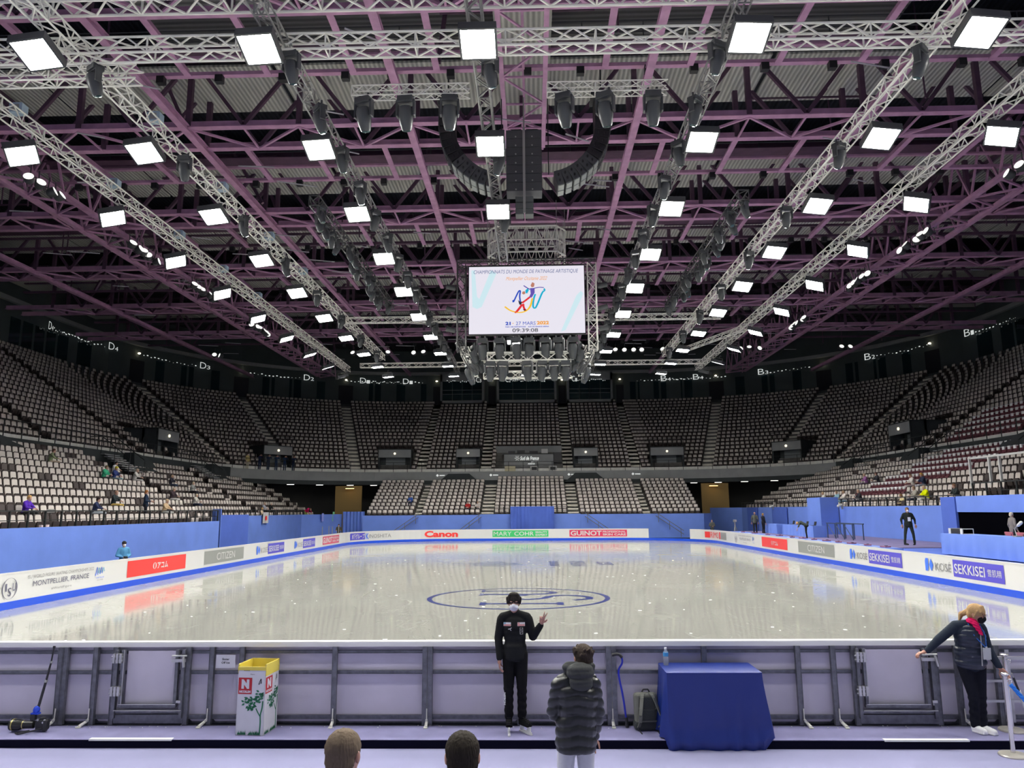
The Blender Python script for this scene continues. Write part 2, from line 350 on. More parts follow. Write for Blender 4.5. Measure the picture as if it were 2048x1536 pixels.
def advert(root, kind, s0, s1, lab):
    mb = MB(); wdt = s1 - s0
    f0 = lambda s, v: (*path(s, -.012), v); f1 = lambda s, v: (*path(s, -.022), v)
    g = lambda u, v: f1(s0 + u * wdt, .34 + .62 * v)          # unit square of the advert
    h = lambda u, v: f0(s0 + u * wdt, .34 + .62 * v)
    if kind == 'acom':
        mats = [M_red, M_white]; quad(mb, h, 0, 1, 0, 1, 0, 10)
        ring(mb, g, .43, .5, .030, .21, .016, 1, 24); text(mb, 'アコム', g, .475, .66, .28, .70, 1, .03)
    elif kind == 'citizen':
        mats = [M_grey, M_white]; quad(mb, h, 0, 1, 0, 1, 0, 10); text(mb, 'CITIZEN', g, .29, .75, .22, .78, 1)
    elif kind == 'kose':
        mats = [M_violet, M_white, M_koseblue, M_inkg]; quad(mb, h, .40, 1, .02, .98, 0, 8)
        text(mb, 'SEKKISEI', g, .42, .79, .22, .76, 1, .01); text(mb, '雪肌精', g, .82, .975, .30, .68, 1)
        poly(mb, g, [(.01, .12), (.045, .12), (.058, .3), (.058, .88), (.022, .88), (.01, .7)], 2)
        poly(mb, g, [(.068, .5), (.098, .88), (.128, .5), (.098, .12)], 2)
        text(mb, 'KOSÉ', g, .155, .375, .22, .80, 3)
    elif kind == 'guinot':
        mats = [M_rose, M_white]; quad(mb, h, 0, 1, .02, .98, 0, 8); text(mb, 'GUINOT', g, .02, .56, .16, .86, 1, .03)
        text(mb, 'PROFESSIONAL', g, .58, .98, .56, .84, 1, .02); text(mb, 'SKIN CARE', g, .58, .98, .16, .46, 1, .03)
    elif kind == 'mary':
        mats = [M_green, M_white]; quad(mb, h, 0, 1, .02, .98, 0, 8); text(mb, 'MARY', g, .02, .34, .2, .8, 1, .015); text(mb, 'COHR', g, .39, .74, .2, .8, 1, .015)
        text(mb, 'BEAUTY', g, .77, .98, .56, .84, 1, .03); text(mb, 'EXPERT', g, .77, .98, .16, .44, 1, .03)
    elif kind == 'canon':
        mats = [M_red]; text(mb, 'Canon', g, 0, 1, .05, .98, 0, .045)
    elif kind == 'kino':
        mats = [M_violet, M_white, M_koseblue, M_inkg]; quad(mb, h, 0, .44, .04, .96, 0, 6); text(mb, '木下グループ', g, .06, .43, .14, .86, 1, .03)
        text(mb, 'K', g, .46, .53, .06, .88, 2, .02); text(mb, 'INOSHITA', g, .54, 1, .2, .72, 3)
    elif kind == 'rimo':
        mats = [M_red, M_inkg, M_grey]; quad(mb, h, 0, .16, .1, .9, 0); text(mb, 'RIMO', g, .18, .52, .1, .9, 0, .05); quad(mb, h, .56, .64, .05, .95, 0); quad(mb, h, .66, .98, .05, .95, 2, 3)
        text(mb, 'GROUP', g, .68, .97, .3, .7, 1)
    else:
        mats = [M_ink, M_inkg, M_koseblue, M_cy]; ring(mb, g, .065, .42, .062, .50, .008, 0, 36)
        text(mb, 'I', g, .03, .042, .30, .66, 0, .01); text(mb, 'S', g, .052, .080, .06, .46, 0, .01); text(mb, 'U', g, .088, .113, .28, .66, 0, .01)
        text(mb, 'ISU WORLD FIGURE SKATING CHAMPIONSHIPS 2022', g, .21, .86, .76, .93, 1); text(mb, 'MONTPELLIER, FRANCE', g, .26, .81, .32, .62, 0, .008); text(mb, '#WorldFigure', g, .43, .63, .02, .17, 1)
        for i, (a, b) in enumerate([(.90, .0), (.925, .12), (.95, .06), (.975, .16)]): stroke(mb, g, [(a - .014, .42 + b), (a, .9 - b * .4), (a + .012, .45 + b)], .008, 2 + i % 2)
        text(mb, 'MONTPELLIER', g, .895, .985, .25, .33, 2); text(mb, 'OCCITANIE', g, .905, .975, .12, .2, 1)
    o = obj('advert', mb, mats, root); o['label'] = lab
    return o
def barrier(label, s0, s1, ads, kick=None):
    t = thing('rink_barrier', label, 'barrier', group=None)
    mb = MB(); wallstrip(mb, s0, s1, 0, .06, .22, 1.02); obj('white_panel', mb, M_white, t)
    mb = MB(); wallstrip(mb, s0, (kick or s1), -.02, .06, 0, .22); obj('kick_strip', mb, M_kick, t)
    mb = MB(); wallstrip(mb, s0, s1, -.012, .08, 1.02, 1.06); obj('cap_rail', mb, M_white, t)
    for s in np.arange(s0 + .3, s1, 2.45):
        a = path(s, .06); b = path(s, .13); obj('support_post', MB().bar((*a, .5), (*b, .5), .05, .95), M_frame, t)
    for k, a, b, lab in ads: advert(t, k, a, b, lab)
    return t
barrier('white ice rink barrier with blue kick strip on the photographer\'s side and far end', -12, 74.72,
        [('isu', 3.6, 9.0, 'round ISU emblem and WORLD FIGURE SKATING CHAMPIONSHIPS lettering'), ('acom', 10.5, 15.4, 'red advert with white katakana'), ('citizen', 17.32, 22.22, 'grey CITIZEN advert'),
         ('kose', 24.06, 28.86, 'violet SEKKISEI advert next to the grey CITIZEN one'), ('kose', 30.84, 35.6, 'violet SEKKISEI advert next to the rose GUINOT one'), ('guinot', 37.54, 42.3, 'rose GUINOT advert before the corner'),
         ('kino', 45.44, 50.82, 'violet and grey KINOSHITA advert in the corner'), ('canon', 54.06, 57.16, 'red Canon lettering'), ('mary', 60.36, 65.52, 'green MARY COHR advert'), ('guinot', 67.46, 72.74, 'rose GUINOT PROFESSIONAL SKIN CARE advert at the far end')], kick=79.2)
barrier('white ice rink barrier with blue kick strip running in front of the judges\' tables', 78.96, 140.2,
        [('rimo', 80.96, 86.4, 'red and grey RIMO advert'), ('isu', 88.82, 93.94, 'small grey championships lettering'), ('acom', 95.52, 100.54, 'red advert with white katakana'), ('citizen', 102.4, 107.58, 'grey CITIZEN advert'),
         ('kose', 109.42, 114.56, 'violet SEKKISEI advert next to the grey CITIZEN one'), ('kose', 116.36, 121.3, 'violet SEKKISEI advert behind the woman in the quilted vest')])

# ------------------------------------------------------------ platform, near floor
mb = MB(); mb.bb((-14, -30.74, -.10), (14, -30.13, 0)); struct('floor_platform', mb, M_carpet2)
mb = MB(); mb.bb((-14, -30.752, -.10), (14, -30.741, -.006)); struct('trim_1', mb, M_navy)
mb = MB(); mb.bb((-14, -44, -.3), (14, -30.2, -.10)); struct('floor_near', mb, M_carpet)
for i, (a, b) in enumerate(((-5.3, -4.25), (4.54, 5.56))):
    mb = MB(); mb.bb((a, -30.757, -.012), (b, -30.69, .008)); setp(obj('edge_strip', mb, mat('edge_strip_white', (.8, .8, .76), .4)), ['white edging strip on the platform lip below the gate beside the bin', 'white edging strip on the platform lip below the gate beside the woman'][i], 'edging strip', 'edging strips')

# near barrier seen from behind: cap, panels, posts, rails, gates
t = thing('rink_barrier', 'grey steel framed back of the near ice rink barrier with two gates', 'barrier', (0, -30.05, 0))
cuts = [-7.3, -6.1, -5.65, -5.38, -4.38, -4.06, -3.65, -2.39, -1.14, .09, 1.31, 2.54, 3.77, 4.23, 4.5, 5.55, 5.84, 6.35, 7.3]
for a, b in zip(cuts, cuts[1:]):
    mb = MB(); rr = .05; y0, y1 = .0, .045
    pl = [(a + .015 + rr, .035), (b - .015 - rr, .035), (b - .015, .035 + rr), (b - .015, 1.03), (a + .015, 1.03), (a + .015, .035 + rr)]
    mb.prism(pl, lambda u, v, s: (u, (y0, y1)[s], v)); obj('panel', mb, M_panel, t)
mb = MB(); mb.bb((-7.3, -.06, 1.035), (7.3, .06, 1.065)); mb.bb((-7.3, -.065, 1.0), (7.3, -.05, 1.055)); obj('cap_rail', mb, mat('cap_rail_white', (.78, .78, .75), .35), t)
for z0, z1 in ((.91, .945), (.645, .69), (.075, .125)):
    mb = MB(); mb.bb((-7.3, -.035, z0), (7.3, -.002, z1)); mb.bb((-7.3, -.045, z1 - .006), (7.3, -.035, z1)); mb.bb((-7.3, -.045, z0), (7.3, -.035, z0 + .006)); obj('rail', mb, M_frame, t)
for x in cuts[1:-1]:
    dbl = x in (-6.1, -1.14, 1.31)
    for dx in ((-.035, .035) if dbl else (0,)):
        mb = MB(); xx = x + dx; mb.bb((xx - .026, -.085, .01), (xx + .026, -.03, 1.0)); mb.bb((xx - .032, -.092, .01), (xx - .024, -.03, 1.0)); mb.bb((xx + .024, -.092, .01), (xx + .032, -.03, 1.0))
        for z in (.2, .5, .8): mb.rod((xx, -.094, z), (xx, -.084, z), .006, n=6)
        obj('post', mb, M_frame, t)
mb = MB(); mb.bb((-7.3, .03, .0), (7.3, .045, .12)); obj('foot_plate', mb, M_frame, t)
for x, dr in ((-6.13, -.06), (-5.67, -.07), (-4.07, -.07), (-2.39, 0), (-1.14, 0), (1.31, 0), (3.79, .05), (4.25, .05), (5.86, .07)):
    mb = MB(); mb.rod((x, -.10, .22), (x, -.11, .06), .008); mb.tube([(x, -.11, .09), (x + dr * .5, -.10, .05), (x + dr, -.19, .015)], [.014, .02, .022]); mb.box((x + dr, -.2, .01), (.05, .05, .014)); obj('foot_clamp', mb, mat('clamp_bone', (.72, .71, .64), .4), t)
def gate(x0, x1, hinge):
    g = obj('gate_door', MB().bb((x0 + .12, -.05, .22), (x1 - .14, -.046, .95)), M_panel, t)
    mb = MB()
    for xx in (x0, x0 + .085, x1 - .03, x1 - .115): mb.bb((xx - .02, -.125, .10 if xx < x0 + .05 or xx > x1 - .05 else .24), (xx + .02, -.07, .97))
    mb.bb((x0 + .06, -.12, .235), (x1 - .1, -.07, .275)); mb.bb((x0 + .02, -.10, .16), (x1 - .03, -.08, .2)); mb.bb((x0, -.09, .03), (x1, -.05, .14)); obj('gate_frame', mb, M_frame, g)
    mb = MB(); mb.bb((x0 + .07, -.135, .275), (x1 - .1, -.12, .283)); mb.bb((x0 + .02, -.15, .2), (x1 - .02, -.12, .208)); mb.bb((x0 + .1, -.13, .27), (x0 + .108, -.12, .97)); obj('gate_edging', mb, M_frameL, g)
    for z in (.87, .45):
        mb = MB()
        for dx in (-.045, .0, .045): mb.bb((x0 + .03 + dx - .016, -.17, z - .06), (x0 + .03 + dx + .016, -.12, z + .06))
        mb.rod((x0 - .05, -.15, z + .02), (x0 + .1, -.15, z + .02), .01); mb.rod((x0 - .05, -.15, z - .03), (x0 + .1, -.15, z - .03), .01); obj('hinge', mb, M_frameL, g)
    mb = MB(); mb.bb((x1 - .17, -.16, .82), (x1 + .01, -.125, .86)); mb.rod((x1 - .17, -.15, .90), (x1 + .03, -.15, .90), .012); mb.tube([(x1 - .01, -.16, .9), (x1, -.18, .84), (x1 + .015, -.19, .76)], [.014, .02, .018]); mb.bb((x1 - .08, -.15, .3), (x1 - .02, -.12, .33)); mb.rod((x1 - .05, -.10, .26), (x1 - .05, -.10, .33), .012)
    obj('latch', mb, M_frameL, g)
gate(-5.34, -4.4, -1); gate(4.53, 5.52, 1)
mb = MB(); mb.bb((5.9, -.2, .84), (6.9, -.16, .88)); mb.bb((5.95, -.12, .55), (6.9, -.09, .58)); mb.bb((6.45, -.10, .05), (6.5, -.09, .95)); mb.bb((6.1, -.12, .3), (6.9, -.1, .33)); obj('gate_frame', mb, M_frameL, t)
sg = MB(); f = lambda u, v: (u, -.1005, v); sg.bb((-3.99, -.1, .735), (-3.73, -.098, .905)); text(sg, 'Skater', f, -3.91, -3.81, .835, .863, 1, .03); text(sg, 'Off Ice', f, -3.915, -3.805, .79, .818, 1, .03)
o = obj('paper_notice', sg, [mat('notice_paper', (.62, .62, .68), .7), mat('notice_ink', (.02, .02, .03), .6)], loc=(0, -30.05, 0)); setp(o, 'white paper notice reading Skater Off Ice taped to the barrier beside the bin', 'notice')

# ------------------------------------------------------------ stands
UR, UX, UY = 16.4, 14.2, 29.6; XL = UX + UR; S1 = UY + 25; S2 = S1 + UR * PI / 2; S3 = S2 + 2 * UX; S4 = S3 + UR * PI / 2; S5 = S4 + S1
def upath(s, d):
    """front edge of the upper tier; returns x, y, outward direction"""
    if s <= S1: return -XL - d, -25 + s, PI
    if s <= S2: a = (s - S1) / UR; return -UX - (UR + d) * math.cos(a), UY + (UR + d) * math.sin(a), PI - a
    if s <= S3: return -UX + s - S2, UY + UR + d, PI / 2
    if s <= S4: a = (s - S3) / UR; return UX + (UR + d) * math.sin(a), UY + (UR + d) * math.cos(a), PI / 2 - a
    return XL + d, UY - (s - S4), 0
def sbreaks():
    return list(np.arange(0, S1, 3.5)) + list(np.linspace(S1, S2, 15)) + list(np.linspace(S2, S3, 9))[1:] + list(np.linspace(S3, S4, 15))[1:] + list(np.arange(S4 + 3.5, S5, 3.5))
SB = sbreaks()
def uzone(mb, prof, s0=0, s1=S5, mi=0, closed=False):
    ss = [s0] + [s for s in SB if s0 < s < s1] + [s1]; n = len(prof); vs = []
    for s in ss:
        for d, z in prof: x, y, _ = upath(s, d); vs.append((x, y, z))
    fs = []
    for i in range(len(ss) - 1):
        for k in range(n if closed else n - 1): fs.append((i * n + k, (i + 1) * n + k, (i + 1) * n + (k + 1) % n, i * n + (k + 1) % n))
    if closed: fs += [tuple(range(n)), tuple(range(len(vs) - 1, len(vs) - 1 - n, -1))]
    mb.add(vs, fs, mi)
NR, RUN, RISE, D0, Z0 = 20, .72, .5, .95, 7.15
prof = [(0, 7.15), (D0 - .3, 7.15)]
for k in range(NR): prof += [(D0 - .3 + RUN * k, Z0 + RISE * k + (.02 if k == 0 else 0)), (D0 - .3 + RUN * (k + 1), Z0 + RISE * k)]
prof += [(D0 - .3 + RUN * NR, Z0 + RISE * NR)]
mb = MB(); uzone(mb, prof); struct('upper_tier_steps', mb, M_conc)
mb = MB(); uzone(mb, [(.62, 7.16), (.62, 7.55), (.66, 7.55), (.66, 7.16)], closed=True); struct('trim_2', mb, M_front)
sA, sB_ = S1 + 4.5, S4 - 4.5
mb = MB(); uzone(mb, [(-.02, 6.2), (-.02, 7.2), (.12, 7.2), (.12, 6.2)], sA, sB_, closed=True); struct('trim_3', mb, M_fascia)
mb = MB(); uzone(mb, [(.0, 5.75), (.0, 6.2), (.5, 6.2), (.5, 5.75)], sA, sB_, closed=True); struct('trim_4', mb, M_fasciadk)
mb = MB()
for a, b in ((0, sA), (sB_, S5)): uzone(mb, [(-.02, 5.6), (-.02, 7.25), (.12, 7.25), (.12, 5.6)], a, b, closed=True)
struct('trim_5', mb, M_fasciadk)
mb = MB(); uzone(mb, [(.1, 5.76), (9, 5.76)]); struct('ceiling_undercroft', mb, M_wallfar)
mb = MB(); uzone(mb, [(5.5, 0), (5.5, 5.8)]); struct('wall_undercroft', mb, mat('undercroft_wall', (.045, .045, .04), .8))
DW = D0 - .3 + RUN * NR
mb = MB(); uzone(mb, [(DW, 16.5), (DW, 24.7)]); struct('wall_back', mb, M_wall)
mb = MB(); uzone(mb, [(DW - .4, 21.2), (DW - .4, 21.6), (DW, 21.6), (DW, 21.2)], closed=True); struct('trim_6', mb, M_fascia)
# doors and dark glazing in the back wall, letters above
def on_back(s, d=DW): return lambda u, v: (lambda q: (q[0], q[1], v))(upath(s + u, d))
M_win = mat('dark_glazing', (.012, .03, .035), .08, spec=.8)
AS = [S2 + x + UX for x in (-12.8, -5.2, 4.4, 12.3)]
for a in (20, 45, 70): AS += [S2 - UR * math.radians(a), S3 + UR * math.radians(a)]
AS += [S1 - 10, S4 + 10, S1 - 22, S4 + 22]; AS.sort()
n = 0
for i, (a, b) in enumerate(zip(AS, AS[1:])):
    n += 1; mb = MB(); k = (b - a)
    f = on_back(0, DW - .03)
    segs = 6
    for j in range(segs):
        u0, u1 = a + k * (.18 + .64 * j / segs), a + k * (.18 + .64 * (j + 1) / segs) - .02 * k
        quad(mb, f, u0, u1, 17.6, 20.0)
    o = struct('window_%d' % n, mb, M_win)
for i, a in enumerate(AS):
    mb = MB(); f = on_back(0, DW - .05); quad(mb, f, a - .5, a + .5, 17.1, 19.6); struct('door_%d' % (i + 1), mb, M_wallfar)
    x, y, an = upath(a, DW - .25); mb = MB(); mb.ell((0, 0, 0), (.16, .16, .1), n=10)
    setp(obj('wall_lamp', mb, mat('wall_lamp_glow', (1, .9, .7), .5, emit=(1, .85, .6), es=2.2), loc=(x, y, 20.35)), 'small warm round lamp over a dark doorway at the top of the stairs', 'wall lamp', 'door lamps on the upper wall')
# three boxed commentary cabins behind the far stand
for i, (x0, x1, lab) in enumerate(((-12.2, -6.2, 'grey cabin with dark glass front below the letter C3'), (-4.5, 3.6, 'grey cabin with dark glass front below the two C2 letters'), (5.0, 11.2, 'grey cabin with dark glass front below the letter C1'))):
    yb = UY + UR + DW; c = thing('viewing_cabin', lab, 'cabin', ((x0 + x1) / 2, yb - .6, 17.15)); hw = (x1 - x0) / 2
    mb = MB(); mb.bb((-hw, -.6, 0), (hw, .6, .35)); mb.bb((-hw, -.6, 3.0), (hw, .6, 4.1)); mb.bb((-hw, -.6, 0), (-hw + .3, .6, 4)); mb.bb((hw - .3, -.6, 0), (hw, .6, 4)); mb.bb((-hw, .3, 0), (hw, .55, 4)); obj('casing', mb, M_fascia, c)
    for k in range(4):
        q = (2 * hw - .6) / 4; mb = MB(); mb.bb((-hw + .33 + q * k, -.5, .38), (-hw + .27 + q * (k + 1), -.46, 2.97)); obj('window_pane', mb, M_win, c)
    mb = MB()
    for zz in (1.2, 1.75): mb.bb((-hw + .3, -.58, zz), (hw - .3, -.53, zz + .05))
    obj('handrail', mb, M_fascia, c)
M_sign = mat('sign_white', (.85, .87, .85), .6, emit=(.9, .95, .92), es=.3)
def sector(body, s, lab, dots=1, z=19.95, h=.75, d=DW - .45):
    mb = MB(); f = lambda u, v: (lambda q: (q[0], q[1], z + v))(upath(s + u, d)); wd = .62 * h * 1.2
    text(mb, body[0], f, 0, wd * .75, 0, h, 0, -.01); text(mb, body[1], f, wd * .85, wd * 1.25, 0, h * .6, 0, -.005)
    if dots:
        rnd = random.Random(body + str(s))
        for k in range(15):
            u = (wd * 1.5 + k * .26) if dots > 0 else (-.3 - k * .26); v = .16 + rnd.uniform(-.10, .16); r_ = rnd.choice((.03, .05, .065))
            mb.add([f(u + r_ * math.cos(q), v + r_ * math.sin(q)) for q in np.linspace(0, 2 * PI, 9)[:-1]], [tuple(range(8))])
    o = obj('sector_sign', mb, M_sign); setp(o, lab, 'sign', 'sector signs on the upper wall')
def s_back(x): return S2 + x + UX
def s_arc(x, y, side):
    a = math.atan2(y - UY, (-UX - x) if side < 0 else (x - UX)); return S1 + a * UR if side < 0 else S4 - a * UR
sector('D4', S1 - 2.6, 'white D4 sector sign whose dots trail away from its far side', 1)
sector('D4', S1 + 3.4, 'white D4 sector sign next to the round warm lamp', -1)
sector('D3', s_arc(-39.7, 47.2, -1), 'white D3 sector sign on the dark upper wall', -1)
sector('D2', s_arc(-29.9, 56.4, -1), 'white D2 sector sign on the dark upper wall', -1)
sector('D1', s_arc(-22, 59.7, -1) - .6, 'white D1 sector sign with dots following it', 1)
sector('D1', s_arc(-17.4, 60.4, -1), 'white D1 sector sign with dots leading up to it', -1)
sector('C3', s_back(-7.3), 'white C3 sector sign above a glazed cabin', -1, d=DW - 1.25)
sector('C2', s_back(-3.3), 'white C2 sector sign with dots following it', 1, d=DW - 1.25)
sector('C2', s_back(1.4), 'white C2 sector sign with dots leading up to it', -1, d=DW - 1.25)
sector('C1', s_back(5.7), 'white C1 sector sign above a glazed cabin', 1, d=DW - 1.25)
sector('B4', s_arc(16.3, 60.4, 1) if False else S3 + .35 * UR / 3, 'white B4 sector sign with dots following it', 1)
sector('B4', s_arc(22.0, 59.6, 1), 'white B4 sector sign with dots leading up to it', -1)
sector('B3', s_arc(29.8, 56.5, 1), 'white B3 sector sign on the dark upper wall', 1)
sector('B2', s_arc(39.6, 47.4, 1), 'white B2 sector sign on the dark upper wall', 1)
sector('B1', S4 - 3.2, 'white B1 sector sign on the dark upper wall', 1)

# lower blocks: rows of (kind, x0, y0 .. )
def bank(name, x0, side, y0, y1, z0, rise, rows, run=.87):
    mb = MB(); pr = []
    for k in range(rows): pr += [(run * k, z0 + rise * k), (run * (k + 1), z0 + rise * k)]
    pr += [(run * rows, 0.05), (0, 0.05)]; n = len(pr)
    vs = [(side * (x0 + d), y, z) for y in (y0, y1) for d, z in pr]
    mb.add(vs, [tuple(range(n)), tuple(range(2 * n - 1, n - 1, -1))] + [(i, i + n, (i + 1) % n + n, (i + 1) % n) for i in range(n)]); struct(name, mb, M_conc)
bank('lower_tier_steps', 20.52, -1, -24, 9.0, 1.85, .42, 11)
bank('lower_tier_steps', 22.8, -1, 13.5, 41, 1.85, .5, 9)
bank('lower_tier_steps', 22.3, 1, -24, 41, 2.3, .45, 9)
mb = MB(); pr = []
for k in range(11): pr += [(35.9 + .85 * k, 2.0 + .37 * k), (35.9 + .85 * (k + 1), 2.0 + .37 * k)]
pr += [(35.9 + .85 * 11, .05), (35.9, .05)]; n = len(pr); vs = [(x, y, z) for x in (-16.9, 17.3) for y, z in pr]
mb.add(vs, [tuple(range(n)), tuple(range(2 * n - 1, n - 1, -1))] + [(i, i + n, (i + 1) % n + n, (i + 1) % n) for i in range(n)]); struct('lower_tier_steps', mb, M_conc)

def proj(p):
    d = Vector(p) - Vector(CAM); z = d.dot(fwd)
    if z < .1: return None
    return 1024 + 1500 * d.dot(rt) / z, 768 - 1500 * d.dot(up) / z, z
def seen(p, m=40):
    q = proj(p); return q is not None and -m < q[0] < 2048 + m and -m < q[1] < 1536 + m
SEATS = []      # x, y, z, rotation, colour, bank, row
def col_for(bankn, row, x, y, j):
    if bankn == 'R' and 2 <= row <= 8 and (4 + 1.6 * (row - 2)) * 0 + (9.5 - 1.1 * (row - 2)) < y < 17.5 - .4 * row: return 1
    if bankn == 'U' and x > 30 and row < 5 and 6 < y < 17: return 1
    if (j + row * 3) % 26 in (0, 1) and bankn in 'LR': return 2
    return 0
for k in range(11):
    for j, y in enumerate(np.arange(-22, 8.8, .545)): SEATS.append((-20.52 - .87 * k - .42, y, 1.85 + .42 * k, PI / 2, col_for('L', k, 0, y, j), 'L', k))
for k in range(9):
    for j, y in enumerate(np.arange(14, 40.6, .545)):
        if j % 22 in (20, 21): continue
        SEATS.append((-22.8 - .87 * k - .42, y, 1.85 + .5 * k, PI / 2, col_for('L', k, 0, y, j), 'M', k))
    for j, y in enumerate(np.arange(-22, 40.6, .545)):
        if -2.4 < y < -1.2 and k < 5: continue
        SEATS.append((22.3 + .87 * k + .42, y, 2.3 + .45 * k, -PI / 2, col_for('R', k, 0, y, j), 'R', k))
BLK = ((-16.7, -11.9), (-11.05, -5.1), (-3.72, 3.75), (5.0, 11.3), (12.2, 17.1))
for k in range(11):
    for bi, (a, b) in enumerate(BLK):
        if k == 10 and bi != 2: continue
        n = round((b - a) / .535)
        for j in range(n): SEATS.append((a + (j + .5) * (b - a) / n, 35.9 + .85 * k + .42, 2.0 + .37 * k, 0, 0, 'B', k))
VOMS = [(s_back(-17.2) if False else S2 - 3.2, S2 + .1), (s_back(-8.4), s_back(-6.1)), (s_back(-3.9), s_back(3.5)), (s_back(5.3), s_back(7.6)), (S3 - .1, S3 + 3.2), (S2 - UR * .95, S2 - UR * .80), (S3 + UR * .80, S3 + UR * .95), (S1 - 7, S1 - 4.2), (S4 + 4.2, S4 + 7)]
for k in range(NR):
    d = D0 - .3 + RUN * k + .36; edges = [0] + AS + [S5]
    for a, b in zip(edges, edges[1:]):
        # pitch measured along the row itself
        sc_ = (UR + d) / UR if (S1 < (a + b) / 2 < S2 or S3 < (a + b) / 2 < S4) else 1
        pa, pb = a + .62 / sc_, b - .62 / sc_; n = int((pb - pa) * sc_ / .545)
        for j in range(n):
            s = pa + (j + .5) * (pb - pa) / n
            if k < 6 and any(v0 - .1 < s < v1 + .1 for v0, v1 in VOMS) : continue
            x, y, an = upath(s, d)
            SEATS.append((x, y, Z0 + RISE * k, an - PI / 2, col_for('U', k, x, y, j), 'U', k))
SEATS = [s for s in SEATS if seen((s[0], s[1], s[2] + .6))]

def rslab(wd, ht, th, cz, cy, tilt, r=.09, curve=.03):
    """rounded, slightly dished slab: verts, faces"""
    hw, hh = wd / 2, ht / 2
    out = [(-hw, -hh), (-hw * .5, -hh), (hw * .5, -hh), (hw, -hh), (hw, hh - r), (hw - r * .4, hh - r * .25), (hw - r, hh), (-hw + r, hh), (-hw + r * .4, hh - r * .25), (-hw, hh - r)]
    mb = MB(); ct, st = math.cos(tilt), math.sin(tilt)
    def f(u, v, s):
        y = (th if s else 0) - curve * (u / hw) ** 2 * (1 if not s else 1)
        return (u, cy + y * ct + v * st, cz + v * ct - y * st)
    mb.prism(out, f); return mb
def seat_parts():
    back = rslab(.47, .50, .05, .67, .10, .16, curve=-.0)
    pad = rslab(.40, .42, .02, .68, .075, .16, .07, 0)
    pan = rslab(.43, .36, .07, .42, -.03, -.12, .06, 0)
    mount = MB(); mount.bb((-.20, .04, .0), (-.16, .16, .45)); mount.bb((.16, .04, 0), (.20, .16, .45)); mount.bb((-.2, .06, .2), (.2, .1, .28))
    hr = MB(); hr.bb((-.10, .03, .76), (.14, .20, .95))
    return back, pad, pan, mount, hr
SP = seat_parts()
def big_seat_mesh(seats, name):
    allv, allf, allm = [], [], []
    tv, tf, tm = {}, {}, {}
    for c in (0, 1, 2):
        q = MB(); back, pad, pan, mount, hr = SP
        q.add(back.v, back.f, 1 if c != 1 else 2); 
        q.add(pad.v, pad.f, {0: 0, 1: 2, 2: 1}[c]); q.add(pan.v, pan.f, {0: 0, 1: 2, 2: 0}[c] if c != 0 else 1); q.add(mount.v, mount.f, 1)
        if c == 1: q.add(hr.v, hr.f, 3)
        tv[c] = np.array(q.v, dtype=np.float32); tf[c] = q.f; tm[c] = q.m
    V, F, LS, M = [], [], [], []; off = 0; loops = []
    for x, y, z, rz, c, b, k in seats:
        c_, s_ = math.cos(rz), math.sin(rz); v = tv[c]
        p = np.empty_like(v); p[:, 0] = v[:, 0] * c_ - v[:, 1] * s_ + x; p[:, 1] = v[:, 0] * s_ + v[:, 1] * c_ + y; p[:, 2] = v[:, 2] + z
        V.append(p)
        F.append((c, off)); off += len(v)
    base = {c: (np.array([i for f in tf[c] for i in f], dtype=np.int32), np.array([len(f) for f in tf[c]], dtype=np.int32), np.array(tm[c], dtype=np.int32)) for c in tf}
    lv = np.concatenate([base[c][0] + o for c, o in F]); lt = np.concatenate([base[c][1] for c, o in F]); mi = np.concatenate([base[c][2] for c, o in F])
    me = bpy.data.meshes.new(name); vv = np.concatenate(V); me.vertices.add(len(vv)); me.vertices.foreach_set('co', vv.ravel())
    me.loops.add(len(lv)); me.loops.foreach_set('vertex_index', lv); me.polygons.add(len(lt))
    me.polygons.foreach_set('loop_start', np.concatenate([[0], np.cumsum(lt)[:-1]]).astype(np.int32)); me.polygons.foreach_set('loop_total', lt)
    for m in (M_seat, M_shell, M_maroon, M_head): me.materials.append(m)
    me.polygons.foreach_set('material_index', mi); me.update(calc_edges=True); return me
def area(s):
    q = proj((s[0], s[1], s[2] + .6)); return q[2] + (0 if (0 < q[0] < 2048) else 50)
order = sorted([s for s in SEATS if s[5] in 'LR'], key=area); near = order[:300]; ns = set(map(id, near)); rest = [s for s in SEATS if id(s) not in ns]
protos = {}
back, pad, pan, mount, hr = SP
mesh_ = lambda mbx, m, nm: mbx.mesh(nm, m)
ms = {'backrest': mesh_(back, M_shell, 'backrest'), 'pad': mesh_(pad, M_seat, 'backrest_pad'), 'pan': mesh_(pan, M_shell, 'seat_pan'), 'mount': mesh_(mount, M_shell, 'seat_mount'),
      'backm': mesh_(back, M_maroon, 'backrest'), 'padm': mesh_(pad, M_maroon, 'backrest_pad'), 'panm': mesh_(pan, M_maroon, 'seat_pan'), 'padd': mesh_(pad, M_shell, 'backrest_pad'), 'hr': mesh_(hr, M_head, 'headrest_cover')}
def make_seat(c):
    t = thing('arena_seat', 'taupe tip-up arena seat', 'seat')
    b = link('backrest', ms['backm' if c == 1 else 'backrest'], t); link('backrest_pad', ms[{0: 'pad', 1: 'padm', 2: 'padd'}[c]], b)
    link('seat_pan', ms['panm' if c == 1 else 'pan'], t); link('seat_mount', ms['mount'], t)
    if c == 1: link('headrest_cover', ms['hr'], t)['label'] = 'white headrest cover'
    return t
ORD = ['first', 'second', 'third', 'fourth', 'fifth', 'sixth', 'seventh', 'eighth', 'ninth', 'tenth', 'topmost']
used = {}
